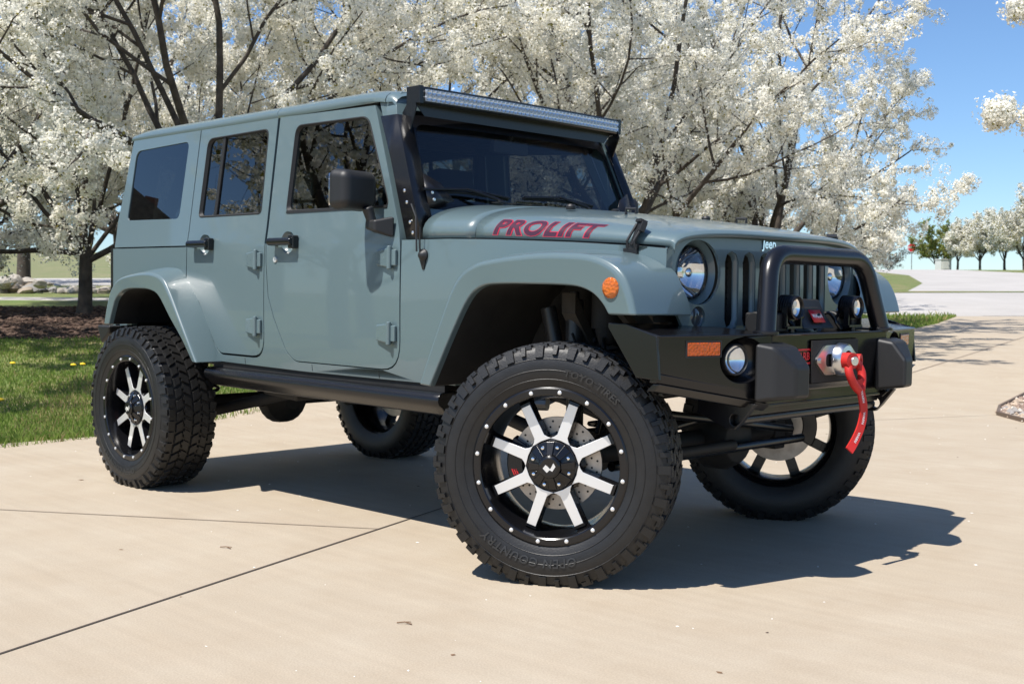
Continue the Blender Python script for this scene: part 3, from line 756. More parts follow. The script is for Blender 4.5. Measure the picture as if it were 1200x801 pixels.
# --- light bar over the windshield with its brackets
bm = bmesh.new()
z0, z1 = 1.842, 1.914; nseg = 24; XB = -.934
def bx(y): return XB+.018*(1-(y/.662)**2)
fr = [(XB+.006, .0)]
prof = [(0.0, z0+.006), (0.0, z1-.006), (-.006, z1), (-.072, z1-.002), (-.082, z1-.012), (-.082, z0+.012), (-.072, z0+.002), (-.006, z0)]
rings = []
for i in range(nseg+1):
    y = -.655+1.31*i/nseg; rings.append([(bx(y)+px, y, pz) for px, pz in prof])
loft(bm, rings, closed_rings=True, cap=True)
for s in (-1, 1):
    hexa(bm, [(bx(.66)-.086, s*.650, z0-.002), (bx(.66)+.004, s*.650, z0-.002), (bx(.66)+.004, s*.672, z0-.002), (bx(.66)-.086, s*.672, z0-.002), (bx(.66)-.086, s*.650, z1+.002), (bx(.66)+.004, s*.650, z1+.002), (bx(.66)+.004, s*.672, z1+.002), (bx(.66)-.086, s*.672, z1+.002)])
for k in range(6):
    z = z0+.010+k*.010
    box(bm, (bx(0)-.088, 0, z), (.03, 1.27, .0035))
lb = link('light_bar', bm, BLACKP, car, bev=.003, ang=40)
bm = bmesh.new(); rings = []
for i in range(nseg+1):
    y = -.640+1.28*i/nseg; rings.append([(bx(y)+.001, y, z0+.010), (bx(y)+.002, y, z1-.012)])
loft(bm, rings)
LED = bpy.data.materials.new('led_reflector_grid'); LED.use_nodes = True
p = LED.node_tree.nodes['Principled BSDF']; p.inputs['Metallic'].default_value = .75; p.inputs['Roughness'].default_value = .25; p.inputs['Base Color'].default_value = (.70, .73, .78, 1)
link('reflector_panel', bm, mat('led_panel_base', (.62, .64, .68), .35, .4), lb, recalc=False)
bm = bmesh.new()
for i in range(50):
    for j in range(2):
        y = -.628+1.256*i/49; z = z0+.0225+j*.025
        lathe(bm, [(.0115, .0122), (.007, .0095), (.003, .005), (.0025, 0)], 10, (bx(y), y, z), (1, 0, 0))
link('led_cup', bm, LED, lb, ang=60, recalc=False)
bm = bmesh.new(); rings = []
for i in range(nseg+1):
    y = -.645+1.29*i/nseg; rings.append([(bx(y)+.0135, y, z0+.008), (bx(y)+.0135, y, z1-.010)])
loft(bm, rings); lo_ = link('light_bar_lens', bm, CLEAR, lb, recalc=False)
if lo_.data.polygons[0].normal.x < 0: lo_.data.flip_normals()
bm = bmesh.new()
for s in (-1, 1):
    # side cheek along the A-pillar: outer face, ridge, front face
    zz = [1.252, 1.40, 1.60, 1.795]
    A = [(wsx(z)-.085-(.012 if z > 1.7 else 0), s*(wy(z)+.014), z) for z in zz]; B = [(wsx(z)+.012, s*(wy(z)+.012), z) for z in zz]
    Cc = [(wsx(z)+.020, s*(wy(z)-.062), z) for z in zz]
    Ai = [(x, s*(abs(y)-.008), z) for x, y, z in A]
    loft(bm, [Ai, A, B, Cc])
    # lower foot on the cowl with a wide toe, upper ear carrying the bar
    add(bm, [(wsx(1.40)+.024, s*.69, 1.385), (wsx(1.40)+.024, s*.545, 1.425), (wsx(1.47)+.024, s*.60, 1.50), (wsx(1.52)+.024, s*.685, 1.54)], [(0, 1, 2, 3)])
    P = [(-1.03, 1.74), (-1.045, 1.795), (-1.01, 1.838), (-.95, 1.844), (-.945, 1.824), (-.985, 1.73)]
    q = plate(P, [], .006, lambda u, v, w, s=s: (u, s*(.680-w), v)); 
    idx = {v: bm.verts.new(v.co) for v in q.verts}
    for f in q.faces: bm.faces.new([idx[v] for v in f.verts])
    q.free()
hexa(bm, [(wsx(1.80)+.052, -.60, 1.795), (wsx(1.80)+.056, -.60, 1.795), (wsx(1.80)+.056, .60, 1.795), (wsx(1.80)+.052, .60, 1.795), (-.985, -.66, 1.852), (-.981, -.66, 1.852), (-.981, .66, 1.852), (-.985, .66, 1.852)])
br = link('light_bar_bracket', bm, BLACKP, car, ang=30, solid=.004)
bm = bmesh.new()
for s in (-1, 1):
    for (x, z) in ((wsx(1.46)-.035, 1.46), (wsx(1.41)-.035, 1.41), (wsx(1.335)-.035, 1.325), (wsx(1.28)-.035, 1.28)):
        y = wy(z)+.013; lathe(bm, [(0, .008), (.003, .008), (.0055, .004), (.006, 0)], 10, (x, s*y, z), (0, s, 0))
    for (y, z) in ((.655, 1.455), (.655, 1.425)): lathe(bm, [(0, .008), (.004, .007), (.006, 0)], 10, (wsx(z)+.025, s*y, z), (1, 0, 0))
link_split('bracket_bolt', bm, BRIGHT, br)

# --- mirrors
for s in (-1, 1):
    bm = bmesh.new(); c0 = Vector((-1.098, s*.888, 1.462))
    hx, hy, hz = .066, .108, .090
    V = [(-hx, -hy, -hz), (hx*.75, -hy*.93, -hz*.90), (hx*.75, hy*.93, -hz*.90), (-hx, hy, -hz), (-hx, -hy, hz), (hx*.75, -hy*.93, hz*.86), (hx*.75, hy*.93, hz*.86), (-hx, hy, hz)]
    rz = Matrix.Rotation(R(8*-s), 3, 'Z')
    hexa(bm, [rz @ Vector(v)+c0 for v in V])
    mh = link('mirror', bm, PLASTIC, car, bev=.038, seg=6, ang=30)
    bm = bmesh.new(); rv = [Vector((-hx-.001, -hy*.8, -hz*.75)), Vector((-hx-.001, hy*.8, -hz*.75)), Vector((-hx-.001, hy*.8, hz*.75)), Vector((-hx-.001, -hy*.8, hz*.75))]
    add(bm, [rz @ v+c0 for v in rv], [(0, 1, 2, 3)]); link('mirror_glass', bm, CHROME, mh, solid=.002)
    bm = bmesh.new()
    tube(bm, [(-1.052, s*.855, 1.39), (-1.046, s*.842, 1.345), (-1.040, s*.835, 1.315)], [.026, .022, .024], 14)
    V = [(-1.09, s*.79, 1.285), (-1.06, s*.862, 1.298), (-1.00, s*.858, 1.285), (-.955, s*.782, 1.258), (-1.09, s*.79, 1.340), (-1.06, s*.862, 1.333), (-1.00, s*.858, 1.333), (-.955, s*.782, 1.352)]
    hexa(bm, V)
    link('mirror_arm', bm, PLASTIC, mh, bev=.010, seg=3)

# --- wipers, cowl details
for (ya, yb_, piv) in ((-.70, -.22, -.30), (-.12, .36, .30)):
    bm = bmesh.new()
    def wp(y, z, o): return (wsx(z)+.035*(1-(y/.7)**2)+o, y, z)
    tube(bm, [wp(ya, 1.462, .012), wp((ya+yb_)/2, 1.468, .014), wp(yb_, 1.452, .012)], .007, 8)
    tube(bm, [wp(ya, 1.468, .024), wp((ya+yb_)/2, 1.482, .028), wp(yb_, 1.458, .024)], .006, 8)
    tube(bm, [wp((ya+yb_)/2, 1.482, .034), wp(piv-.02, 1.445, .05), wp(piv, 1.425, .06)], [.006, .008, .012], 8)
    link('wiper', bm, BLACKP, car)
bm = bmesh.new(); lathe(bm, [(0, .02), (.025, .02), (.03, .012), (.03, 0)], 14, (-.62, .27, 1.40), (0, 0, 1)); link('washer_nozzle', bm, PLASTIC, cowl)

# --- interior seen through the glass
bm = bmesh.new()
hexa(bm, [(-.80, -.70, 1.0), (-.80, .70, 1.0), (-1.18, .70, 1.0), (-1.18, -.70, 1.0), (-.86, -.68, 1.375), (-.86, .68, 1.375), (-1.12, .68, 1.33), (-1.12, -.68, 1.33)])
link('dashboard', bm, INTER, car, bev=.03, seg=3)
bm = bmesh.new(); cpt = Vector((-1.27, .36, 1.27)); ax = Vector((-.9, 0, .42)).normalized(); d, u, v = frame_of(ax)
tube(bm, [cpt+(u*math.cos(2*PI*i/28)+v*math.sin(2*PI*i/28))*.185 for i in range(28)], .015, 8, closed=True)
for a in (0, 2.1, 4.2): tube(bm, [cpt, cpt+(u*math.cos(a)+v*math.sin(a))*.18], .014, 6)
tube(bm, [cpt, cpt-ax*.2], .03, 10); link('steering_wheel', bm, INTER, car)
def seat(x, y, w):
    bm = bmesh.new()
    box(bm, (x+.22, y, .93), (.50, w, .16)); box(bm, (x-.06, y, 1.24), (.14, w*.94, .58), rotm('Y', -10), top=.8)
    o = link('seat', bm, SEATM, car, bev=.05, seg=3)
    bm = bmesh.new()
    for hy in ([y] if w < .7 else [y-.35, y+.35]):
        box(bm, (x-.13, hy, 1.61), (.10, .25, .15), rotm('Y', -10)); 
        for dy in (-.06, .06): cyl(bm, (x-.12, hy+dy, 1.48), (x-.13, hy+dy, 1.58), .008, 8)
    link('headrest', bm, SEATM, o, bev=.03, seg=3)
seat(-1.75, -.37, .50); seat(-1.75, .37, .50); seat(-2.72, 0, 1.15)
bm = bmesh.new()
for s in (-1, 1): tube(bm, fillet([(-1.10, s*.62, 1.78), (-1.95, s*.61, 1.83), (-2.95, s*.60, 1.80), (-3.35, s*.62, 1.2)], .12, 5, closed=False), .035, 10); tube(bm, [(-1.93, s*.62, 1.83), (-1.93, s*.68, 1.0)], .035, 10)
tube(bm, [(-1.93, -.62, 1.83), (-1.93, .62, 1.83)], .035, 10); tube(bm, [(-2.95, -.60, 1.80), (-2.95, .60, 1.80)], .035, 10)
link('roll_bar', bm, SEATM, car)
bm = bmesh.new(); box(bm, (-1.06, 0, 1.72), (.03, .23, .06)); tube(bm, [(-1.06, 0, 1.74), (-1.03, 0, 1.80)], .01, 8); link('inside_mirror', bm, INTER, car, bev=.015)
bm = bmesh.new(); rows = [[(x, y, z-.05) for y, z in [(yy*.95, zz) for yy, zz in rprof(-2)]] for x in (-3.38, -2.2, -1.12)]; loft(bm, rows); link('headliner', bm, INTER, top)
bm = bmesh.new()
for s in (-1, 1):
    for P in (RD, FD): plate([(x*1, z) for x, z in P if z < 1.38]+[(P[-1][0], 1.38)], [], .005, lambda u, v, w, s=s: (u, s*(yside(u, v)-.06-w), v), (), (), bm) if False else None
    box(bm, (-1.42, s*.715, 1.05), (.94, .02, .66)); box(bm, (-2.30, s*.715, 1.05), (.72, .02, .66))
link('door_trim', bm, INTER, car)

# --- sills, underbody, rear bumper, tail lamps
for s in (-1, 1):
    bm = bmesh.new()
    prof = [(.77, .625), (.805, .622), (.822, .608), (.826, .588), (.818, .570), (.800, .560), (.78, .535), (.72, .520), (.66, .52), (.66, .62)]
    ra = [(-2.44, s*y, z) for y, z in prof]; rb = [(-2.41, s*y, z) for y, z in prof]; rc = [(-.66, s*y, z) for y, z in prof]; rd = [(-.63, s*(y-.012), z) for y, z in prof]
    loft(bm, [ra, rb, rc, rd], closed_rings=True, cap=True)
    link('rock_rail', bm, BLACKP, car, bev=.004, ang=50)
    bm = bmesh.new(); box(bm, (-1.55, s*.745, .637), (1.8, .03, .028)); link('sill_gap', bm, DARK, car)
bm = bmesh.new()
for s in (-1, 1):
    tube(bm, fillet([(.62, s*.42, .78), (-.45, s*.42, .76), (-.75, s*.44, .60), (-2.3, s*.44, .60), (-2.6, s*.43, .78), (-3.6, s*.43, .78)], .1, 4, closed=False), .055, 8)
for x in (-.9, -1.7, -2.25): box(bm, (x, 0, .57), (.09, .9, .07))
frame = link('chassis_frame', bm, DARK, car)
bm = bmesh.new()
hexa(bm, [(-1.75, -.30, .47), (-1.05, -.34, .47), (-1.05, .30, .47), (-1.75, .30, .47), (-1.95, -.34, .56), (-.90, -.38, .56), (-.90, .38, .56), (-1.95, .38, .56)])
link('skid_plate', bm, BLACKP, frame, bev=.01)
bm = bmesh.new(); hexa(bm, [(-2.35, -.52, .47), (-1.95, -.60, .47), (-1.95, -.1, .47), (-2.35, -.1, .47), (-2.45, -.56, .60), (-1.85, -.66, .60), (-1.85, 0, .60), (-2.45, 0, .60)])
link('fuel_tank_skid', bm, DARK, frame, bev=.02)
bm = bmesh.new(); tube(bm, fillet([(-.5, -.30, .56), (-1.0, -.52, .545), (-1.9, -.56, .54), (-2.4, -.40, .56), (-2.8, .2, .60)], .08, 4, closed=False), .03, 10)
lathe(bm, [(0, .02), (.03, .085), (.38, .085), (.41, .02)], 18, (-3.2, -.25, .64), (0, 1, 0)); link('exhaust', bm, CAST, frame)
AX = loc_of((0, 0, .4244)); RX = loc_of((-2.946, 0, .4244))
bm = bmesh.new(); cyl(bm, AX+Vector((0, -.70, 0)), AX+Vector((0, .70, 0)), .042, 16)
lathe(bm, [(-.13, .03), (-.11, .09), (-.04, .135), (.04, .135), (.10, .10), (.12, .04)], 20, AX+Vector((.02, .24, 0)), (1, 0, 0), cap0=True, cap1=True)
for s in (-1, 1): box(bm, AX+Vector((0, s*.68, 0)), (.10, .08, .17)); box(bm, AX+Vector((0, s*.52, .06)), (.13, .10, .06))
ax_f = link('front_axle', bm, DARK, car, bev=.006)
bm = bmesh.new(); tube(bm, [AX+Vector((.17, -.66, -.02)), AX+Vector((.17, .66, -.02))], .019, 12); tube(bm, [AX+Vector((.14, .62, .02)), AX+Vector((.16, -.40, .16))], .017, 12); tube(bm, [AX+Vector((.10, -.50, .05)), AX+Vector((.12, .45, .17))], .02, 12)
link('tie_rod', bm, BLACKP, ax_f)
bm = bmesh.new(); st_ = AX+Vector((.20, -.30, .0)); cyl(bm, st_, st_+Vector((0, .38, .0)), .022, 14); link('steering_damper', bm, DARK, ax_f)
for X, nm in ((AX, 'front'), (RX, 'rear')):
    for s in (-1, 1):
        bm = bmesh.new(); cx0 = X+Vector((0, s*.50, .07)); pts = [cx0+Vector((math.cos(t)*.06, math.sin(t)*.06, .022*t/ (2*PI)*3.0)) for t in [i*.35 for i in range(100)]]
        tube(bm, pts, .010, 6); link('coil_spring', bm, BLACKP, car)
        bm = bmesh.new(); b0 = X+Vector((-.11, s*.55, -.02)); b1 = X+Vector((-.15, s*.52, .62)); cyl(bm, b0, b0.lerp(b1, .55), .034, 16); cyl(bm, b0.lerp(b1, .5), b1, .018, 12); cyl(bm, b0.lerp(b1, .52), b0.lerp(b1, .95), .036, 16)
        link('shock_absorber', bm, mat('shock_grey', (.03, .03, .032), .35) if 'shock_grey' not in bpy.data.materials else bpy.data.materials['shock_grey'], car)
for s in (-1, 1):
    bm = bmesh.new(); tube(bm, [AX+Vector((-.03, s*.46, -.05)), AX+Vector((-.85, s*.40, .12))], .030, 12); tube(bm, [AX+Vector((-.02, s*.40, .11)), AX+Vector((-.5, s*.38, .22))], .025, 10); link('control_arm', bm, DARK, ax_f)
    bm = bmesh.new(); tube(bm, [RX+Vector((.03, s*.46, -.04)), RX+Vector((.8, s*.44, .12))], .032, 12); link('control_arm', bm, DARK, frame)
for s in (-1, 1):
    P0 = AX+Vector((0, s*.50, .10))
    bm = bmesh.new(); lathe(bm, [(0, .03), (.05, .045), (.10, .04), (.13, .02)], 16, P0+Vector((0, 0, .32)), (0, 0, 1), cap0=True, cap1=True); cyl(bm, P0+Vector((0, 0, .38)), P0+Vector((0, 0, .62)), .06, 16); link('bump_stop', bm, DARK, frame)
    bm = bmesh.new(); tube(bm, fillet([(-.05, s*.44, .84), (.02, s*.56, .88), (.10, s*.60, .70), (.09, s*.66, .52)], .08, 6, closed=False), .009, 8); tube(bm, fillet([(-.20, s*.44, .80), (-.16, s*.55, .92), (-.02, s*.60, .74), (-.03, s*.68, .50)], .08, 6, closed=False), .006, 6); link_split('brake_hose', bm, PLASTIC, frame)
    bm = bmesh.new(); cyl(bm, (-.24, s*.50, .72), (-.30, s*.52, .98), .032, 16); cyl(bm, (-.235, s*.498, .70), (-.24, s*.50, .72), .022, 12); link('shock_reservoir', bm, bpy.data.materials['shock_grey'], frame, bev=.004)
    bm = bmesh.new()
    hexa(bm, [(-.17, s*.44, .78), (-.10, s*.44, .78), (-.10, s*.58, .96), (-.17, s*.58, .96), (-.17, s*.44, .84), (-.10, s*.44, .84), (-.10, s*.58, 1.04), (-.17, s*.58, 1.04)])
    for x in (.10, .25): hexa(bm, [(x, s*.44, .86), (x+.03, s*.44, .86), (x+.03, s*.62, 1.0), (x, s*.62, 1.0), (x, s*.44, .90), (x+.03, s*.44, .90), (x+.03, s*.62, 1.04), (x, s*.62, 1.04)])
    link_split('fender_brace', bm, CAST if False else mat('frame_mottled_brown', (.045, .038, .030), .8, var=.3, vscale=12) if 'frame_mottled_brown' not in bpy.data.materials else bpy.data.materials['frame_mottled_brown'], frame)  # mottled brown finish shared by the braces and brackets
    bm = bmesh.new(); tube(bm, fillet([AX+Vector((.02, s*.58, .05)), AX+Vector((.16, s*.50, .22)), AX+Vector((.42, s*.46, .27))], .04, 5, closed=False), .013, 10); link('sway_bar_link', bm, DARK, frame)
bm = bmesh.new(); tube(bm, fillet([AX+Vector((.42, -.46, .27)), AX+Vector((.45, -.42, .26)), AX+Vector((.45, .42, .26)), AX+Vector((.42, .46, .27))], .05, 5, closed=False), .016, 10); link('sway_bar', bm, DARK, frame)
bm = bmesh.new(); box(bm, AX+Vector((.22, .40, .26)), (.18, .12, .16)); cyl(bm, AX+Vector((.16, .38, .10)), AX+Vector((.16, .38, .26)), .03, 12); box(bm, AX+Vector((.14, .30, .12)), (.06, .18, .03)); link('steering_box', bm, DARK, frame, bev=.01)
bm = bmesh.new(); box(bm, AX+Vector((.08, -.46, .15)), (.10, .03, .18)); box(bm, AX+Vector((.05, .45, .17)), (.10, .03, .26)); link_split('track_bar_bracket', bm, DARK, ax_f, bev=.004)
for x, y, z, sx, sy, sz in ((-1.25, -.50, .56, .25, .10, .07), (-1.75, -.60, .565, .12, .06, .06), (-2.15, -.62, .56, .20, .06, .05), (-.95, -.46, .545, .10, .16, .06)):
    bm = bmesh.new(); box(bm, (x, y, z), (sx, sy, sz), rotm('Z', 12)); cyl(bm, (x-.03, y-.06, z-.01), (x+.03, y-.05, z+.01), .02, 10); link('frame_bracket', bm, bpy.data.materials['frame_mottled_brown'], frame, bev=.006)
bm = bmesh.new(); cyl(bm, RX+Vector((0, -.72, 0)), RX+Vector((0, .72, 0)), .045, 16); lathe(bm, [(-.14, .04), (-.11, .11), (-.03, .15), (.05, .14), (.12, .06)], 20, RX, (1, 0, 0), cap0=True, cap1=True); link('rear_axle', bm, DARK, car)
bm = bmesh.new(); tube(bm, [AX+Vector((-.15, .2, .05)), (-1.2, .08, .58)], .028, 10); tube(bm, [(-1.7, .05, .56), RX+Vector((.14, 0, .04))], .035, 10); link('drive_shaft', bm, DARK, frame)
bm = bmesh.new(); box(bm, (-.05, 0, .86), (.7, .55, .35)); box(bm, (-.8, 0, .75), (.8, .4, .3)); box(bm, (.33, 0, .97), (.06, .8, .4)); link('engine', bm, DARK, car, bev=.03)
bm = bmesh.new(); hexa(bm, [(-3.68, -.72, .64), (-3.52, -.80, .64), (-3.52, .80, .64), (-3.68, .72, .64), (-3.68, -.72, .80), (-3.50, -.86, .80), (-3.50, .86, .80), (-3.68, .72, .80)])
for s in (-1, 1): hexa(bm, [(-3.54, s*.80, .69), (-3.40, s*.80, .76), (-3.40, s*.87, .76), (-3.50, s*.87, .70), (-3.56, s*.80, .803), (-3.38, s*.80, .803), (-3.38, s*.88, .803), (-3.53, s*.88, .803)])
link('rear_bumper', bm, PLASTIC, car, bev=.012)
for s in (-1, 1):
    bm = bmesh.new(); box(bm, (-3.56, s*.66, 1.10), (.07, .15, .26)); tl = link('tail_lamp', bm, REDL, car, bev=.01)
    bm = bmesh.new(); 
    for y in (.58, .745): box(bm, (-3.57, s*y, 1.10), (.10, .012, .29))
    for k in range(4): box(bm, (-3.605, s*.6625, .98+k*.08), (.012, .17, .012))
    box(bm, (-3.57, s*.6625, 1.245), (.10, .17, .012)); link('tail_lamp_guard', bm, BLACKP, tl)
bm = bmesh.new(); box(bm, (-3.56, 0, 1.0), (.06, .4, .3)); link('tailgate_hinge', bm, BLACKP, car, bev=.01)

# --- wheels
TR, TW = .440, .142          # tyre radius, half width
RC = .4244
def flat(v):   # tyre squashed where it stands
    if v.z < -RC+.001:
        v.z = -RC+.001
    return v
def tyre_mesh():
    bm = bmesh.new(); n = 96
    prof = [(-.118, .268), (-.132, .272), (-.138, .285), (-.148, .305), (-.155, .335), (-.156, .36), (-.151, .385), (-.143, .405), (-.138, .418), (-.128, .4265), (-.06, .4285), (0, .429), (.06, .4285), (.128, .4265), (.138, .418), (.151, .385), (.156, .35), (.148, .305), (.132, .272), (.118, .268)]
    lathe(bm, prof, n, (0, 0, 0), (0, 1, 0))
    # fine rings on the sidewall
    for y, r in ((-.1505, .312), (-.1565, .345), (-.152, .384)): lathe(bm, [(y, r-.0016), (y-.0014, r), (y, r+.0016)], n, (0, 0, 0), (0, 1, 0))
    def block(a0, a1, y0, y1, r0, r1, sk=0.0, sk2=None, inset=.0035):
        """tread block between angles and widths, skewed by sk"""
        sk2 = sk if sk2 is None else sk2
        def P(a, y, r): return (math.sin(a)*r, y, math.cos(a)*r)
        da = inset/r1
        V = [P(a0+sk, y0, r0), P(a1+sk, y0, r0), P(a1+sk2, y1, r0), P(a0+sk2, y1, r0), P(a0+sk+da, y0+inset, r1), P(a1+sk-da, y0+inset, r1), P(a1+sk2-da, y1-inset, r1), P(a0+sk2+da, y1-inset, r1)]
        hexa(bm, V)
    N = 46; st = 2*PI/N
    rr = random.Random(5)
    for i in range(N):
        a = i*st; j = rr.uniform(-.06, .06)*st
        for s in (-1, 1):
            o = st*.5 if s > 0 else 0
            # centre rib blocks (two rows, zig-zag), intermediate blocks, shoulder lugs
            y0, y1 = (.004, .046) if s > 0 else (-.046, -.004)
            block(a+o+st*.08, a+o+st*.90, y0, y1, .426, TR, st*.16*s, -st*.16*s)
            block(a+o+st*.16, a+o+st*.52, y0+.008*s, y1+.012*s, .426, TR-.0006, -st*.1, st*.12)
            y0, y1 = (.054, .092) if s > 0 else (-.092, -.054)
            block(a+o+st*.30, a+o+st*1.10, y0, y1, .426, TR-.001, -st*.14*s, st*.14*s)
            w = .012 if i % 2 else 0
            y0, y1 = (.099, .139-w*.4) if s > 0 else (-.139+w*.4, -.099)
            block(a+o+st*.04+j, a+o+st*.80+j, y0, y1, .422, TR-.004, st*.10, st*.10)
            # lug running over the shoulder onto the sidewall
            def P(an, y, r): return (math.sin(an)*r, y, math.cos(an)*r)
            a0, a1 = a+o+st*(.12 if i % 2 else .2)+j, a+o+st*(.68 if i % 2 else .52)+j
            rb, yy = (.388 if i % 2 else .398), s
            hexa(bm, [P(a0, yy*.147, rb), P(a1, yy*.147, rb), P(a1+st*.04, yy*.132, .428), P(a0+st*.04, yy*.132, .428), P(a0+.004, yy*.1570, rb+.003), P(a1-.004, yy*.1570, rb+.003), P(a1-.004+st*.04, yy*.1435, .4315), P(a0+.004+st*.04, yy*.1435, .4315)])
    for v in bm.verts: flat(v.co)
    return bm
def arc_text(bm0, body, size, r, amid, y0):
    """raised sidewall lettering on the outer (-y) face, tops outwards, centred at clockwise angle amid from the top"""
    b = text_bm(body, size, shear=.12, offset=.0008, spacing=1.12, res=2)
    bmesh.ops.triangulate(b, faces=b.faces)
    vv = {}
    for v in b.verts:
        a = amid+v.co.x/r; rad = r+v.co.y
        yb = lerp(rad, [(.285, -.1385), (.305, -.1485), (.335, -.1555), (.36, -.1565), (.385, -.1515), (.40, -.146)])
        vv[v] = bm0.verts.new((math.sin(a)*rad, yb-.0035, math.cos(a)*rad))
    for f in b.faces:
        try: bm0.faces.new([vv[v] for v in f.verts])
        except ValueError: pass
    b.free()
    return bm0
wheel_meshes = {}
def make_wheel():
    P = {}
    def keep(name, bm, m, bev=0, ang=35, recalc=True, seg=2):
        P[name] = (bm, m, bev, ang, recalc, seg)
    # barrel + lip (outer face towards -y)
    bm = bmesh.new()
    lathe(bm, [(-.124, .286), (-.139, .284), (-.1425, .278), (-.1425, .258), (-.139, .2535), (-.128, .251), (-.10, .249), (-.06, .242), (-.01, .236), (.04, .238), (.10, .250), (.118, .262), (.128, .275), (.122, .279), (.10, .262), (.02, .246), (-.08, .258), (-.110, .272)], 72, (0, 0, 0), (0, 1, 0), closed=True)
    keep('wheel', bm, BLACKG, 0, 28)
    keep('tyre', tyre_mesh(), RUBBER, 0, 30)
    bm = bmesh.new(); arc_text(bm, 'OPEN COUNTRY', .044, .338, R(193), 0); keep('lettering', bm, RUBL, 0, 30)
    bm = bmesh.new(); arc_text(bm, 'TOYO TIRES', .036, .340, R(28), 0); keep('maker_lettering', bm, RUBL, 0, 30)
    # spokes: black body and machined face
    sp = bmesh.new(); fc = bmesh.new(); yd = -.088
    for k in range(8):
        a = R(22.5+45*k-3); m = Matrix.Rotation(a, 3, 'Y')
        # local: radial along +z, width along x
        w0, w1 = .0185, .0185; r0, r1 = .098, .230
        y_i, y_o = yd-.006, yd-.006
        V = [(-w0-.005, y_i+.045, r0-.02), (w0+.005, y_i+.045, r0-.02), (w1+.006, y_o+.05, r1+.018), (-w1-.006, y_o+.05, r1+.018), (-w0, y_i, r0), (w0, y_i, r0), (w1, y_o, r1), (-w1, y_o, r1)]
        hexa(sp, [m @ Vector(v) for v in V])
        # foot from the spoke end to the barrel
        V = [(-w1-.004, y_o+.05, r1-.01), (w1+.004, y_o+.05, r1-.01), (w1+.004, y_o+.05, .243), (-w1-.004, y_o+.05, .243), (-w1-.001, y_o+.002, r1-.002), (w1+.001, y_o+.002, r1-.002), (w1+.003, y_o+.004, .2425), (-w1-.003, y_o+.004, .2425)]
        hexa(sp, [m @ Vector(v) for v in V])
        z = y_i-.0012
        poly = [(-w0-.020, z, .090), (-w0-.009, z, .1005), (-w0-.001, z, .112), (-w1+.001, z, r1), (w1-.001, z, r1), (w0+.001, z, .112), (w0+.009, z, .1005), (w0+.020, z, .090), (.0, z, .094)]
        V = [m @ Vector(v) for v in poly]+[m @ Vector((v[0], v[1]+.004, v[2])) for v in poly]; n = len(poly)
        add(fc, V, [tuple(range(n)), tuple(range(2*n-1, n-1, -1))]+[(i, (i+1) % n, (i+1) % n+n, i+n) for i in range(n)])
    lathe(sp, [(yd+.05, .115), (yd+.004, .106), (yd-.004, .098), (yd-.008, .090), (yd-.016, .060)], 8, (0, 0, 0), (0, 1, 0), cap0=True)
    keep('spoke', sp, BLACKP, .003, 30); keep('spoke_face', fc, STEEL, .0012, 40)
    hb = bmesh.new()
    lathe(hb, [(yd-.006, .0905), (yd-.014, .087), (yd-.020, .072), (yd-.026, .052), (yd-.032, .043), (yd-.048, .040), (yd-.053, .032), (yd-.053, 0)], 32, (0, 0, 0), (0, 1, 0))
    for k in range(8):
        a = R(45*k-3); m = Matrix.Rotation(a, 3, 'Y')
        hexa(hb, [m @ Vector(v) for v in [(-.014, yd-.004, .040), (.014, yd-.004, .040), (.021, yd-.004, .089), (-.021, yd-.004, .089), (-.010, yd-.040, .040), (.010, yd-.040, .040), (.015, yd-.017, .086), (-.015, yd-.017, .086)]])
    keep('hub_cap', hb, BLACKG, .002, 30)
    lg = bmesh.new()
    for V in ([(-.018, -.004), (-.006, -.016), (.004, -.006), (-.004, .002), (-.010, .006)], [(.002, -.008), (.010, -.012), (.019, .002), (.013, .012), (.008, .002)]):
        y = yd-.0542; V = [(x*1.25, z*1.25) for x, z in V]; n = len(V); add(lg, [(x, y, z) for x, z in V]+[(x, y+.002, z) for x, z in V], [tuple(range(n)), tuple(range(2*n-1, n-1, -1))]+[(i, (i+1) % n, (i+1) % n+n, i+n) for i in range(n)])
    keep('hub_emblem', lg, STEEL)
    nb = bmesh.new()
    for k in range(16):
        a = R(11.25+22.5*k-3); lathe(nb, [(0, .0075), (.004, .0072), (.006, .004), (.0062, 0)], 10, (math.sin(a)*.2672, -.1422, math.cos(a)*.2672), (0, -1, 0))
    keep('rim_bolt', nb, mat('white_zinc_bolt', (.80, .80, .79), .35, .55), 0, 40)
    ln = bmesh.new()
    for k in range(8):
        a = R(22.5+45*k-3); lathe(ln, [(0, .0062), (.010, .006), (.012, .003), (.0121, 0)], 8, (math.sin(a)*.070, yd-.018, math.cos(a)*.070), (0, -1, 0))
    keep('hub_bolt', ln, CHROME, 0, 40)
    bd = bmesh.new(); holes = []
    lathe(bd, [(-.012, .168), (-.030, .168), (-.030, .095), (-.045, .088), (-.045, .05), (-.01, .05)], 48, (0, 0, 0), (0, 1, 0), closed=True)
    keep('brake_disc', bd, DISC, 0, 35)
    dh = bmesh.new()
    for k in range(24):
        for j, rr_ in enumerate((.112, .132, .152)):
            a = 2*PI*(k+j*.33)/24; cyl(dh, (math.sin(a)*rr_, -.0302, math.cos(a)*rr_), (math.sin(a)*rr_, -.0306, math.cos(a)*rr_), .0042, 8)
    keep('disc_hole', dh, DARK)
    cl = bmesh.new(); n = 9; ring = []
    for y, r0, r1 in ((-.006, .115, .182), (-.062, .118, .178)):
        A = [(math.sin(R(-122+64*i/n))*r1, y, math.cos(R(-122+64*i/n))*r1) for i in range(n+1)]; B = [(math.sin(R(-122+64*i/n))*r0, y, math.cos(R(-122+64*i/n))*r0) for i in range(n+1)][::-1]
        ring.append(A+B)
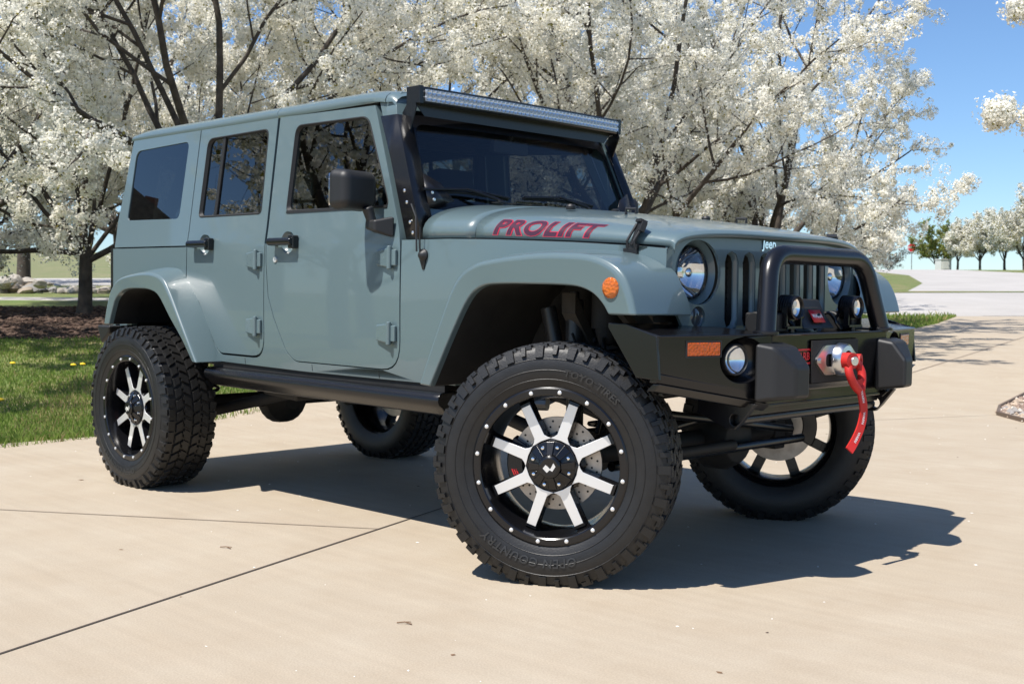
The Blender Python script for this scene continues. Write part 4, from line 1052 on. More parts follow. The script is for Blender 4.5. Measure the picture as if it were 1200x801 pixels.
    loft(cl, ring, closed_rings=True, cap=True); keep('brake_caliper', cl, BLACKP, .006, 40)
    ct = bmesh.new()
    for a_ in (-103, -72):
        b = text_bm('III', .030, shear=.2, offset=.0006)
        for v in b.verts:
            a = R(a_)+v.co.y/.15; rd = .148+v.co.x; v.co = Vector((math.sin(a)*rd, -.0635, math.cos(a)*rd))
        q = {v: ct.verts.new(v.co) for v in b.verts}
        for f in b.faces: ct.faces.new([q[v] for v in f.verts])
        b.free()
    keep('caliper_mark', ct, REDP)
    hb2 = bmesh.new(); lathe(hb2, [(-.09, .055), (.06, .055), (.10, .08), (.13, .06)], 20, (0, 0, 0), (0, 1, 0), cap0=True, cap1=True); keep('wheel_hub', hb2, DARK)
    out = {}
    for nm, (bm, m, bev, ang, rc_, seg) in P.items():
        if 'lettering' in nm or nm == 'caliper_mark':
            for f in bm.faces:
                f.normal_update()
                if f.normal.y > 0: f.normal_flip()
            rc_ = False
        if nm in ('rim_bolt', 'hub_bolt'):
            for i_, o_ in enumerate(link_split(nm, bm, m, None, ang=ang)): out[(nm, i_)] = o_
        else: out[nm] = link(nm, bm, m, None, bev=bev, ang=ang, recalc=rc_, seg=seg)
    root = out.pop('wheel')
    for o in out.values(): o.parent = root
    return root
w0 = make_wheel()
STEER = .5061; YC = .843; YK = .7202; OFFW = YC+.14-YK-.14
def put_wheel(world, rz, first=[True]):
    if first[0]: w = w0; first[0] = False
    else:
        w = w0.copy(); C.objects.link(w)
        for ch in w0.children:
            c2 = ch.copy(); C.objects.link(c2); c2.parent = w
    w.parent = car; w.location = loc_of(world); w.rotation_euler = (RBI @ Matrix.Rotation(rz, 3, 'Z')).to_euler()
nS = Vector((math.sin(STEER), -math.cos(STEER), 0))
put_wheel(Vector((0, -YK, RC))+nS*.124, STEER)
put_wheel(Vector((-2.946, -YC, RC)), 0)
put_wheel(Vector((0, YK, RC))-nS*.124, STEER+PI)
put_wheel(Vector((-2.946, YC, RC)), PI)

# --- red pull strap on the winch hook: hangs from the fairlead
def carpt(x, y, z): return Matrix.Rotation(LEAN, 3, 'Y') @ Vector((x, y, z))
strap = empty('pull_strap', carpt(.76, .02, .80)); tag(strap, 'red webbing pull strap with white print hanging from the winch fairlead of the black bumper', 'strap')
so_ = strap.location; SW = .0165
bm = bmesh.new()
SP = [(.772, .030, .735), (.779, .040, .690), (.784, .052, .640), (.784, .055, .600), (.782, .040, .555), (.778, .010, .510), (.776, -.030, .475)]
SP = [carpt(*p)-so_ for p in fillet(SP, .05, 4, closed=False)]
wd = Vector((.35, .94, 0)).normalized()
L_, R_ = [], []
for i, p in enumerate(SP):
    t = (SP[min(i+1, len(SP)-1)]-SP[max(i-1, 0)]).normalized(); sd = wd-t*wd.dot(t); sd.normalize(); L_.append(p-sd*SW); R_.append(p+sd*SW)
loft(bm, [L_, R_]); stp = link('webbing', bm, RED, strap, solid=.007, solid_off=0, bev=.002)
bm = bmesh.new()
for (pa, pb, pc, pd) in (((.752, -.012, .80), (.765, -.030, .765), (.772, -.006, .72), (.775, .030, .695)), ((.748, .056, .80), (.766, .070, .76), (.772, .058, .72), (.776, .045, .695))):
    tube(bm, fillet([carpt(*q)-so_ for q in (pa, pb, pc, pd)], .03, 4, closed=False), .0155, 12)
lathe(bm, [(-.018, .012), (-.018, .030), (.018, .030), (.018, .012)], 22, carpt(.756, -.012, .806)-so_, (.9, -.25, 0), closed=True)
lathe(bm, [(-.014, .012), (-.014, .027), (.014, .027), (.014, .012)], 22, carpt(.750, .060, .802)-so_, (.9, .25, 0), closed=True)
link('strap_loop', bm, RED, strap, ang=40)
bm = bmesh.new(); cyl(bm, carpt(.742, -.008, .806)-so_, carpt(.782, -.019, .806)-so_, .012, 16); cyl(bm, carpt(.782, -.019, .806)-so_, carpt(.785, -.020, .806)-so_, .017, 16)
link('pin', bm, BRIGHT, strap, bev=.002)
bm = bmesh.new()
for i0 in (3, 12, 20):
    b = text_bm('WARN', .015, offset=.0002); bmesh.ops.triangulate(b, faces=b.faces); ll = len(SP)
    acc = [0]
    for i in range(1, ll): acc.append(acc[-1]+(SP[i]-SP[i-1]).length)
    for v in b.verts:
        dd = acc[min(i0, ll-1)]+v.co.x+.02; k = 0
        while k < ll-2 and acc[k+1] < dd: k += 1
        q = (dd-acc[k])/max(1e-6, acc[k+1]-acc[k]); p = SP[k].lerp(SP[k+1], q); t = (SP[k+1]-SP[k]).normalized(); sd = (wd-t*wd.dot(t)).normalized(); nn = t.cross(sd)
        if nn.x < 0: nn = -nn
        v.co = p+sd*v.co.y+nn*.0045
    m_ = {v: bm.verts.new(v.co) for v in b.verts}
    for f in b.faces: bm.faces.new([m_[v] for v in f.verts])
    b.free()
link('strap_print', bm, WHITEP, strap, recalc=False)

# ---------------------------------------------------------------- terrain
# plan coordinates of the site: d runs away from the house along the camera's heading, s to its right
F2 = Vector((math.cos(YAW), math.sin(YAW))); R2 = Vector((math.sin(YAW), -math.cos(YAW)))
def xy(s, d): return (CAM.x+F2.x*d+R2.x*s, CAM.y+F2.y*d+R2.y*s)
def sd(x, y): dx, dy = x-CAM.x, y-CAM.y; return (dx*R2.x+dy*R2.y, dx*F2.x+dy*F2.y)
ZL = [(-400, 0), (8.6, 0), (9.6, .045), (12, .27), (17, .84), (20, .97), (23, 1.04), (26, 1.16), (90, 4.35), (160, 7.2), (600, 7.2)]
ZR = [(-400, 0), (11, 0), (14, .10), (22, .385), (29.5, .62), (40, 1.2), (70, 2.87), (120, 4.05), (200, 4.6), (600, 4.6)]
def hz(x, y):
    s, d = sd(x, y); r = s/max(d, 4.0)
    w = min(1, max(0, (r+.24)/.36)); w = w*w*(3-2*w)
    return lerp(d, ZL)*(1-w)+lerp(d, ZR)*w
# region outlines in (s, d)
driveway = [(-40, -30), (-40, -12), (-9, 0), (-5.6, 4.6), (-3.56, 8.05), (-3.05, 8.5), (-2.25, 10.4), (-.4, 12.9), (3.2, 17.4), (7.6, 22.8), (9.4, 25.8), (11.3, 29.6), (21.5, 29.6), (16, 22), (9.5, 16.2), (6.4, 13.6), (5.35, 12.1), (4.62, 11.0), (4.33, 10.35), (4.30, 9.8), (4.42, 9.2), (4.9, 7.4), (7.5, 3), (12, -2), (40, -12), (40, -30)]
gravel = [(5.35, 12.1), (4.62, 11.0), (4.33, 10.35), (4.30, 9.8), (4.42, 9.2), (4.9, 7.4), (6.2, 6.4), (7.2, 8), (7.4, 11), (6.4, 13.6)]
gravel = [(6.4, 13.6), (5.35, 12.1), (4.62, 11.0), (4.33, 10.35), (4.30, 9.8), (4.42, 9.2), (4.9, 7.4), (6.4, 6.6), (7.4, 8.5), (7.4, 11.5)]
street = [(-60, 36.5), (-60, 31.5), (-16, 29.0), (9.5, 29.7), (11.3, 29.6), (21.5, 29.6), (60, 33), (60, 41), (24, 42.5), (18.5, 42.2), (13.2, 41.5), (5, 38), (-16, 34)]
upper = [(13.2, 41.5), (18.5, 42.2), (24, 42.5), (60, 41), (60, 44), (36, 52), (31, 60), (27.2, 70), (30, 90), (34, 120), (20, 125), (18, 100), (19.5, 75), (21.8, 62), (17.3, 48.5)]
upper = [(14.6, 43.0), (24, 43.3), (60, 41.8), (60, 44.5), (36, 52), (30, 60), (26.6, 70), (29, 90), (34, 120), (22, 125), (20.2, 100), (20.6, 75), (20.4, 60), (17.6, 50)]
path = [(-60, 24.2), (-60, 21.5), (-12, 20.2), (-4, 19.6), (1, 21), (1, 22.2), (-4, 21.6), (-12, 22.4)]
mulch = [(-6.2+2.55*math.cos(a)*(1+.12*math.sin(3*a)), 15.9+2.0*math.sin(a)*(1+.1*math.cos(2*a))) for a in [2*PI*i/28 for i in range(28)]]
field = [(-300, 24.6), (4, 24.6), (9, 30.2), (13.5, 41), (21.5, 75), (22, 300), (-300, 300)]
REG = [('gravel_bed', gravel), ('driveway', driveway), ('mulch', mulch), ('path', path), ('street', street), ('road', upper), ('field', field)]
V = []; E_ = []
def dens(poly, step):
    out = []
    for i, a in enumerate(poly):
        b = poly[(i+1) % len(poly)]; n = max(1, int(math.dist(a, b)/step))
        out += [(a[0]+(b[0]-a[0])*k/n, a[1]+(b[1]-a[1])*k/n) for k in range(n)]
    return out
for nm, poly in REG:
    q = dens(poly, 1.0 if nm not in ('street', 'road', 'field') else (2.0 if nm != 'field' else 8.0)); st = len(V); V += [Vector(p) for p in q]; E_ += [(st+i, st+(i+1) % len(q)) for i in range(len(q))]
gs = sorted(set([-600, -300, -150, -90, -60, -45, -36, -30]+[x for x in np.arange(-26, 27, 1.0)]+[30, 36, 45, 60, 90, 150, 300, 600]))
gd = sorted(set([-300, -100, -40, -20, -10, -4, 0, 3, 5, 7]+[x for x in np.arange(8, 31, .75)]+[33, 36, 40, 44, 48, 52, 58, 64, 70, 76, 84, 90, 100, 110, 120, 140, 160, 200, 300, 600]))
def near_edge(p): return False
for a in gs:
    for b in gd: V.append(Vector((a+.013, b+.007)))
v2, _, f2, _, _, _ = delaunay_2d_cdt(V, E_, [], 0, 1e-4)
P3 = []
for p in v2:
    x, y = xy(p.x, p.y); P3.append((x, y, hz(x, y)))
def region(cx, cy):
    for nm, poly in REG:
        if inpoly((cx, cy), poly): return nm
    return 'lawn'
faces = {}
for f in f2:
    cx = sum(v2[i].x for i in f)/3; cy = sum(v2[i].y for i in f)/3
    faces.setdefault(region(cx, cy), []).append(f)

def ground_mat(name, cols, scales, rough=.9, bump=.2, bscale=30, speck=None, amt=(.35, .65), streak=None):
    m = bpy.data.materials.new(name); m.use_nodes = True; nt = m.node_tree; p = nt.nodes['Principled BSDF']; p.inputs['Roughness'].default_value = rough
    p.inputs['Specular IOR Level'].default_value = .3
    tc = nt.nodes.new('ShaderNodeTexCoord'); cur = None
    for i, (c, sc) in enumerate(zip(cols[1:], scales)):
        n = nt.nodes.new('ShaderNodeTexNoise'); n.inputs['Scale'].default_value = sc; n.inputs['Detail'].default_value = 8; n.inputs['Roughness'].default_value = .65
        nt.links.new(tc.outputs['Object'], n.inputs['Vector'])
        r = nt.nodes.new('ShaderNodeMapRange'); r.inputs['From Min'].default_value = amt[0]; r.inputs['From Max'].default_value = amt[1]
        nt.links.new(n.outputs['Fac'], r.inputs['Value'])
        x = nt.nodes.new('ShaderNodeMixRGB'); nt.links.new(r.outputs[0], x.inputs['Fac'])
        if cur is None: x.inputs[1].default_value = (*cols[0], 1)
        else: nt.links.new(cur, x.inputs[1])
        x.inputs[2].default_value = (*c, 1); cur = x.outputs[0]
    if streak:
        mp = nt.nodes.new('ShaderNodeMapping'); mp.inputs['Rotation'].default_value = (0, 0, R(streak[1])); mp.inputs['Scale'].default_value = (.35, 9, 1)
        n = nt.nodes.new('ShaderNodeTexNoise'); n.inputs['Scale'].default_value = 2.0; n.inputs['Detail'].default_value = 4
        nt.links.new(tc.outputs['Object'], mp.inputs['Vector']); nt.links.new(mp.outputs[0], n.inputs['Vector'])
        x = nt.nodes.new('ShaderNodeMixRGB'); x.blend_type = 'MULTIPLY'; x.inputs['Fac'].default_value = streak[0]
        r = nt.nodes.new('ShaderNodeMapRange'); r.inputs['To Min'].default_value = .8; r.inputs['To Max'].default_value = 1.12; r.inputs['From Min'].default_value = .3; r.inputs['From Max'].default_value = .7
        nt.links.new(n.outputs['Fac'], r.inputs['Value']); nt.links.new(cur, x.inputs[1]); nt.links.new(r.outputs[0], x.inputs[2]); cur = x.outputs[0]
    if speck:
        n = nt.nodes.new('ShaderNodeTexNoise'); n.inputs['Scale'].default_value = speck[0]; n.inputs['Detail'].default_value = 2
        nt.links.new(tc.outputs['Object'], n.inputs['Vector'])
        r = nt.nodes.new('ShaderNodeMapRange'); r.inputs['From Min'].default_value = .35; r.inputs['From Max'].default_value = .65; r.inputs['To Min'].default_value = 1-speck[1]; r.inputs['To Max'].default_value = 1+speck[1]
        nt.links.new(n.outputs['Fac'], r.inputs['Value'])
        x = nt.nodes.new('ShaderNodeMixRGB'); x.blend_type = 'MULTIPLY'; x.inputs['Fac'].default_value = 1
        nt.links.new(cur, x.inputs[1]); nt.links.new(r.outputs[0], x.inputs[2]); cur = x.outputs[0]
    nt.links.new(cur, p.inputs['Base Color'])
    if bump:
        n = nt.nodes.new('ShaderNodeTexNoise'); n.inputs['Scale'].default_value = bscale; n.inputs['Detail'].default_value = 6
        nt.links.new(tc.outputs['Object'], n.inputs['Vector'])
        b = nt.nodes.new('ShaderNodeBump'); b.inputs['Strength'].default_value = bump; b.inputs['Distance'].default_value = .01
        nt.links.new(n.outputs['Fac'], b.inputs['Height']); nt.links.new(b.outputs['Normal'], p.inputs['Normal'])
    return m
CONC = ground_mat('tan_concrete', [(.392, .330, .250), (.420, .358, .276), (.374, .308, .228)], [.6, 2.6], .85, .10, 220, speck=(170, .08), streak=(.22, 62))
STREETM = ground_mat('pale_road_concrete', [(.375, .352, .325), (.43, .405, .375)], [.5], .9, .1, 60, speck=(40, .06))
LAWNM = ground_mat('lawn_soil_and_thatch', [(.13, .155, .050), (.24, .19, .10), (.10, .15, .036)], [.35, 1.7], .95, .4, 40, speck=(60, .35))
MULCHM = ground_mat('bark_mulch', [(.080, .054, .040), (.055, .036, .026)], [5], .95, .8, 45, speck=(70, .4))
GRAVM = ground_mat('gravel_base', [(.30, .25, .20), (.40, .34, .28)], [20], .9, .6, 60)
GM = {'driveway': CONC, 'gravel_bed': GRAVM, 'mulch': MULCHM, 'path': STREETM, 'street': STREETM, 'road': STREETM, 'lawn': LAWNM, 'field': ground_mat('dry_pasture', [(.19, .19, .095), (.26, .22, .13), (.15, .175, .07)], [.12, .9], .95, .4, 40, speck=(25, .25))}
lift = {'lawn': 0.0}
for nm, fs in faces.items():
    used = sorted({i for f in fs for i in f}); ix = {j: k for k, j in enumerate(used)}
    me = bpy.data.meshes.new(nm); me.from_pydata([P3[i] for i in used], [], [[ix[i] for i in f] for f in fs]); me.update()
    o = link_me(nm, me, GM[nm], None, ang=30)
    nrm = [p for p in me.polygons if p.normal.z < 0]
    if len(nrm) > len(me.polygons)/2: me.flip_normals()
    tag(o, kind='structure')
def strip(name, pts, w, m, dz=.003):
    bm = bmesh.new(); A, B = [], []
    P = []
    for a, b in zip(pts, pts[1:]):
        n = max(1, int(math.dist(a, b)/.6)); P += [(a[0]+(b[0]-a[0])*k/n, a[1]+(b[1]-a[1])*k/n) for k in range(n)]
    P.append(pts[-1])
    rr = random.Random(11)
    for i, p in enumerate(P):
        a = P[max(0, i-1)]; b = P[min(len(P)-1, i+1)]; t = Vector((b[0]-a[0], b[1]-a[1])).normalized(); n = Vector((-t.y, t.x)); ww = w*rr.uniform(.8, 1.2)
        A.append((p[0]+n.x*ww/2, p[1]+n.y*ww/2, hz(*p)+dz)); B.append((p[0]-n.x*ww/2, p[1]-n.y*ww/2, hz(*p)+dz))
    loft(bm, [A, B]); o = link(name, bm, m)
    if o.data.polygons[0].normal.z < 0: o.data.flip_normals()
    return tag(o, kind='structure')
JM = mat('joint_filler', (.075, .058, .045), .95); JM2 = mat('sawn_joint', (.24, .19, .145), .95)
jd = Vector((-.837, 2.384)).normalized(); j0 = Vector((-.426, -2.647))
strip('driveway_joint', [tuple(j0-jd*4), tuple(j0+jd*5.6)], .0105, JM)
strip('driveway_joint', [(-4.8, -2.92), (-2.724, -1.749), (-1.098, -.74)], .010, JM2)
def pix_ground(px, py):
    """meet a sight line with the terrain (used once, to read positions off the photograph)"""
    dr = fw*FPX+rt*(px-600)-up*(py-400.5); t = 1.0/FPX
    lo = None
    for i in range(4000):
        tt = (2+i*.05)/FPX; q = CAM+dr*tt
        if q.z <= hz(q.x, q.y): return (q.x, q.y)
    return (q.x, q.y)
a_, b_ = pix_ground(1080, 433), pix_ground(1200, 395)
dv = Vector(b_)-Vector(a_)
strip('driveway_joint', [tuple(Vector(a_)-dv*.6), a_, b_], .03, JM2)
a_, b_ = pix_ground(1086, 490), pix_ground(1172, 486)
strip('driveway_joint', [tuple(Vector(a_)-(Vector(b_)-Vector(a_))*2), a_, b_], .008, JM2)
strip('joint_and_curb_shade', [xy(13.0, 41.6), xy(18.5, 42.3), xy(24, 42.6), xy(40, 42.0)], .22, mat('curb_shade_strip', (.16, .13, .10), .9), .01)  # dark strip painted in as the shade along the curb
strip('joint_and_curb_shade', [xy(12.0, 29.7), xy(21.5, 29.7)], .08, JM2, .006)

# ---------------------------------------------------------------- vegetation
def tubes_np(segs, sides_of):
    """segs: list of (pts (k,3), radii (k)); merged open tubes"""
    VV, FF = [], []; base = 0
    for pts, rad in segs:
        n = sides_of(rad[0]); k = len(pts); pts = np.asarray(pts); rad = np.asarray(rad)
        d = np.gradient(pts, axis=0); d /= np.linalg.norm(d, axis=1)[:, None]+1e-9
        a = np.where(np.abs(d[:, 2:3]) < .9, np.array([[0, 0, 1.]]), np.array([[1., 0, 0]]))
        a = np.repeat(a[:1], k, 0)
        u = np.cross(d, a); u /= np.linalg.norm(u, axis=1)[:, None]+1e-9; w = np.cross(d, u)
        th = np.arange(n)*2*PI/n
        ring = pts[:, None, :]+rad[:, None, None]*(np.cos(th)[None, :, None]*u[:, None, :]+np.sin(th)[None, :, None]*w[:, None, :])
        VV.append(ring.reshape(-1, 3))
        i, j = np.meshgrid(np.arange(k-1), np.arange(n), indexing='ij'); i = i.ravel(); j = j.ravel(); j2 = (j+1) % n
        FF.append(base+np.stack([i*n+j, i*n+j2, (i+1)*n+j2, (i+1)*n+j], 1)); base += k*n
    return np.concatenate(VV), np.concatenate(FF)

def blossom_mat(name, lo, hi, tr=.35):
    m = bpy.data.materials.new(name); m.use_nodes = True; nt = m.node_tree; nt.nodes.remove(nt.nodes['Principled BSDF']); out = nt.nodes['Material Output']
    g = nt.nodes.new('ShaderNodeNewGeometry'); r = nt.nodes.new('ShaderNodeValToRGB')
    r.color_ramp.elements[0].color = (*lo, 1); r.color_ramp.elements[1].color = (*hi, 1)
    nt.links.new(g.outputs['Random Per Island'], r.inputs['Fac'])
    d = nt.nodes.new('ShaderNodeBsdfDiffuse'); t = nt.nodes.new('ShaderNodeBsdfTranslucent'); x = nt.nodes.new('ShaderNodeMixShader'); x.inputs[0].default_value = tr
    nt.links.new(r.outputs[0], d.inputs[0]); nt.links.new(r.outputs[0], t.inputs[0]); nt.links.new(d.outputs[0], x.inputs[1]); nt.links.new(t.outputs[0], x.inputs[2]); nt.links.new(x.outputs[0], out.inputs[0])
    return m
BLOS = blossom_mat('white_pear_blossom', (.83, .81, .72), (.965, .95, .895), .48)
YLEAF = blossom_mat('young_yellow_green_leaf', (.20, .19, .05), (.34, .30, .10), .4)
GLEAF = blossom_mat('spring_green_leaf', (.20, .28, .07), (.36, .44, .14), .5)
BARK = mat('grey_brown_bark', (.062, .050, .040), .9, var=.45, vscale=9, bump=.8, bscale=35)

def skeleton(seed, H, spread, trunk_h, trunk_r, nl=7, n2=7, n3=6, n4=3, up_bias=.5, limb_lo=22, limb_hi=62, extra=None):
    rg = np.random.default_rng(seed); segs = []; tips = []
    def line(p, d, L, r0, r1, k, wob, upb):
        pts = [p]; d = d/np.linalg.norm(d)
        for i in range(k):
            d = d+rg.normal(0, wob, 3)+np.array([0, 0, upb]); d /= np.linalg.norm(d); pts.append(pts[-1]+d*L/k)
        return np.array(pts), np.linspace(r0, r1, k+1)
    def kids(pts, rad, lvl, L):
        if lvl > 4: return
        n = {1: nl, 2: n2, 3: n3, 4: n4}[lvl]
        for i in range(n):
            t = (.18 if lvl > 2 else .22)+(.80)*(i+rg.random())/n if lvl > 1 else 0
            k = len(pts)-1; q = min(t*k, k-1e-3); a = int(q); fr = q-a
            p = pts[a]*(1-fr)+pts[a+1]*fr; r = rad[a]*(1-fr)+rad[a+1]*fr; d = pts[a+1]-pts[a]; d /= np.linalg.norm(d)
            az = (i*2.39996+rg.normal(0, .35))
            u = np.cross(d, [0, 0, 1.] if abs(d[2]) < .95 else [1., 0, 0]); u /= np.linalg.norm(u); w = np.cross(d, u)
            tilt = math.radians({2: rg.uniform(28, 58), 3: rg.uniform(30, 65), 4: rg.uniform(30, 75)}[lvl])
            dd = d*math.cos(tilt)+(u*math.cos(az)+w*math.sin(az))*math.sin(tilt)
            L2 = L*{2: rg.uniform(.34, .56), 3: rg.uniform(.36, .58), 4: rg.uniform(.3, .55)}[lvl]*(1.15-.55*t)
            r0 = min(r*.62, {2: .040, 3: .016, 4: .007}[lvl]*(H/7)); r1 = r0*.32
            ps, rs = line(p, dd, L2, r0, r1, {2: 7, 3: 5, 4: 3}[lvl], {2: .10, 3: .12, 4: .13}[lvl], {2: .06, 3: .03, 4: .01}[lvl]*up_bias*2)
            segs.append((ps, rs)); tips.append((lvl, ps)); kids(ps, rs, lvl+1, L2)
    tp, trd = line(np.zeros(3), np.array([rg.normal(0, .03), rg.normal(0, .03), 1.]), trunk_h, trunk_r*1.1, trunk_r*.9, 5, .03, 0)
    trd[0] *= 1.25
    segs.append((tp, trd))
    top_ = tp[-1]
    for i in range(nl):
        az = i*2*PI/nl*1.0+rg.normal(0, .3); inc = math.radians(limb_lo+(limb_hi-limb_lo)*((i*.618) % 1.0))
        d = np.array([math.cos(az)*math.sin(inc), math.sin(az)*math.sin(inc), math.cos(inc)])
        L = (H-trunk_h)*rg.uniform(.86, 1.05)*(1-.0*i); L = min(L, spread/max(.2, math.sin(inc))*1.05)
        st = tp[-2]*(1-(i/nl))+top_*(i/nl)
        ps, rs = line(st, d, L, trunk_r*rg.uniform(.36, .55), trunk_r*.07, 11, .085, .045*up_bias)
        segs.append((ps, rs)); tips.append((1, ps)); kids(ps, rs, 2, L)
    if extra:
        for (z0, d, L, r0) in extra:
            ps, rs = line(np.array([0, 0, z0]), np.array(d, float), L, r0, r0*.12, 11, .05, -.004)
            segs.append((ps, rs)); tips.append((1, ps)); kids(ps, rs, 2, L*.26)
    return segs, tips, rg

def crown_np(tips, rg, step, rad, nq, qs, lo_lv=2, leaf=.05, frac=1.0, flat_leaf=False):
    Cn = []
    for lv, ps in tips:
        if lv < lo_lv: 
            if lv == 1:
                st = int(len(ps)*.3)
                ps = ps[st:]
            else: continue
        L = np.linalg.norm(np.diff(ps, axis=0), axis=1).sum(); n = max(1, int(L/step*(.6 if lv <= 2 else 1)))
        t = rg.uniform(.25 if lv < 4 else .15, 1.0, n)*(len(ps)-1-1e-4); a = t.astype(int); fr = (t-a)[:, None]
        Cn.append(ps[a]*(1-fr)+ps[a+1]*fr)
    Cn = np.concatenate(Cn); Cn = Cn[rg.random(len(Cn)) < frac]
    Cn = Cn+rg.normal(0, .02, Cn.shape)
    m = len(Cn); rs = rad*rg.lognormal(0, .38, m)
    dirs = rg.normal(size=(m, nq, 3)); dirs /= np.linalg.norm(dirs, axis=2)[..., None]
    pos = Cn[:, None, :]+dirs*rs[:, None, None]*rg.uniform(.80, 1.08, (m, nq, 1))
    nrm = dirs+rg.normal(0, .30, dirs.shape); nrm /= np.linalg.norm(nrm, axis=2)[..., None]
    a = rg.normal(size=(m, nq, 3)); u = np.cross(nrm, a); u /= np.linalg.norm(u, axis=2)[..., None]+1e-9; w = np.cross(nrm, u)
    sz = qs*rg.uniform(.7, 1.3, (m, nq, 1))
    cup = nrm*sz*.35
    if flat_leaf: q = np.stack([pos-u*sz*1.5, pos-w*sz*.6, pos+u*sz*1.5, pos+w*sz*.6], 2)
    else: q = np.stack([pos-u*sz+cup, pos-w*sz, pos+u*sz+cup, pos+w*sz], 2)
    Vq = q.reshape(-1, 3); F = np.arange(len(Vq)).reshape(-1, 4)
    mi = (rg.random(len(F)) < leaf).astype(np.int32)
    return Vq, F, mi

def make_tree(name, label, cat, loc, seed, H=7, spread=3, trunk_h=1.0, trunk_r=.11, step=.118, rad=.080, nq=46, qs=.0165, leaf=.05, mats=None, group=None, frac=1.0, lo_lv=2, rotz=0, extra=None, **kw):
    segs, tips, rg = skeleton(seed, H, spread, trunk_h, trunk_r, extra=extra, **kw)
    z = hz(loc[0], loc[1])
    root = empty(name, (loc[0], loc[1], z-.05)); root.rotation_euler = (0, 0, rotz)
    tag(root, label, cat, group)
    v, f = tubes_np(segs, lambda r: 10 if r > .05 else (6 if r > .015 else (4 if r > .006 else 3)))
    np_mesh('trunk', v, f, BARK, root, smooth=True)
    v, f, mi = crown_np(tips, rg, step, rad, nq, qs, leaf=leaf, frac=frac, lo_lv=lo_lv)
    np_mesh('crown', v, f, mats or [BLOS, YLEAF], root, mi)
    return root
def PD(px, d): return xy((px-600)/FPX*d, d)
PEARS = 'flowering pear trees along the driveway'
make_tree('pear_tree', 'white blossoming pear tree with low forked trunk in the mulch bed at far left', 'tree', PD(99, 16.6), 11, H=7.6, spread=3.6, trunk_h=.95, trunk_r=.095, group=PEARS, limb_hi=88, nl=11)
make_tree('pear_tree', 'white blossoming pear tree with thick upright limbs rising behind the hardtop rear', 'tree', PD(250, 14.2), 23, H=8.4, spread=3.2, trunk_h=1.9, trunk_r=.105, group=PEARS, limb_hi=60, nl=8)
make_tree('pear_tree', 'dense white blossoming pear tree rising behind the middle of the roof', 'tree', PD(500, 18.5), 37, H=8.6, spread=3.4, trunk_h=1.2, trunk_r=.13, group=PEARS, limb_hi=70, nl=8)
make_tree('pear_tree', 'white blossoming pear tree with dark upright limbs directly behind the windshield', 'tree', PD(730, 18.0), 41, H=9.6, spread=3.4, trunk_h=1.5, trunk_r=.13, group=PEARS, limb_hi=62, nl=8)
make_tree('pear_tree', 'white blossoming pear tree behind the hood, its open side against the blue sky', 'tree', PD(896, 22.0), 59, H=11.2, spread=2.55, trunk_h=1.1, trunk_r=.15, n3=7, limb_lo=12, group=PEARS, limb_hi=74, nl=11, rotz=3.3)
make_tree('pear_tree', 'pear tree beside the gravel bed, only its blossoming branch tips in view at upper right', 'tree', PD(1430, 11.6), 67, H=6.4, spread=1.1, trunk_h=1.4, trunk_r=.11, nl=6, limb_lo=6, limb_hi=20, extra=[(2.25, (-R2.x*.93, -R2.y*.93, .26), 2.45, .020), (2.6, (-R2.x*.85, -R2.y*.85, .56), 2.4, .020)])
make_tree('pear_tree', 'smaller blossoming pear tree standing farther back by the rock border at left', 'tree', PD(28, 29), 71, H=7.5, spread=3.4, trunk_h=1.5, trunk_r=.16, step=.2, nq=14, qs=.03, rad=.085, group=PEARS, limb_hi=75)
make_tree('pear_tree', 'blossoming pear tree in a second row glimpsed between the left trunks', 'tree', PD(185, 27), 73, H=7.2, spread=3.2, trunk_h=1.5, trunk_r=.15, step=.2, nq=14, qs=.03, rad=.085, group=PEARS, limb_hi=75)
make_tree('pear_tree', 'blossoming pear tree in a second row seen between roof and windshield trees', 'tree', PD(640, 26), 79, H=9.5, spread=3.6, trunk_h=1.5, trunk_r=.15, step=.18, nq=14, qs=.03, rad=.085, group=PEARS, limb_hi=70)
make_tree('pear_tree', 'blossoming pear tree whose branches enter at the left picture edge above the rock border', 'tree', PD(-75, 15), 97, H=7.4, spread=3.2, trunk_h=1.2, trunk_r=.11, group=PEARS, limb_hi=88, nl=10)
make_tree('pear_tree', 'blossoming pear tree behind the rear corner of the hardtop, farther than the mulch bed tree', 'tree', PD(140, 21), 101, H=7.4, spread=3.0, trunk_h=1.3, trunk_r=.11, group=PEARS, limb_hi=85, nl=9)
make_tree('pear_tree', 'blossoming pear tree in a second row glimpsed behind the hood and the open-sided tree', 'tree', PD(815, 31), 107, H=11, spread=4.0, trunk_h=1.5, trunk_r=.16, step=.2, nq=18, qs=.03, rad=.09, group=PEARS, limb_hi=80, nl=9)
# trees on the house side, seen mirrored in the side windows
make_tree('pear_tree', 'blossoming pear tree on the house side, visible only mirrored in the door windows', 'tree', (-11.3, -8.7), 83, H=8.0, spread=3.6, trunk_h=1.3, trunk_r=.14, step=.2, nq=14, qs=.03, rad=.085, limb_hi=70)
make_tree('pear_tree', 'blossoming pear tree left of the view whose shade dapples the lawn edge', 'tree', (-6.9, -4.9), 89, H=7.2, spread=1.9, trunk_h=2.8, trunk_r=.11, step=.2, nq=14, qs=.03, rad=.085, limb_hi=55)
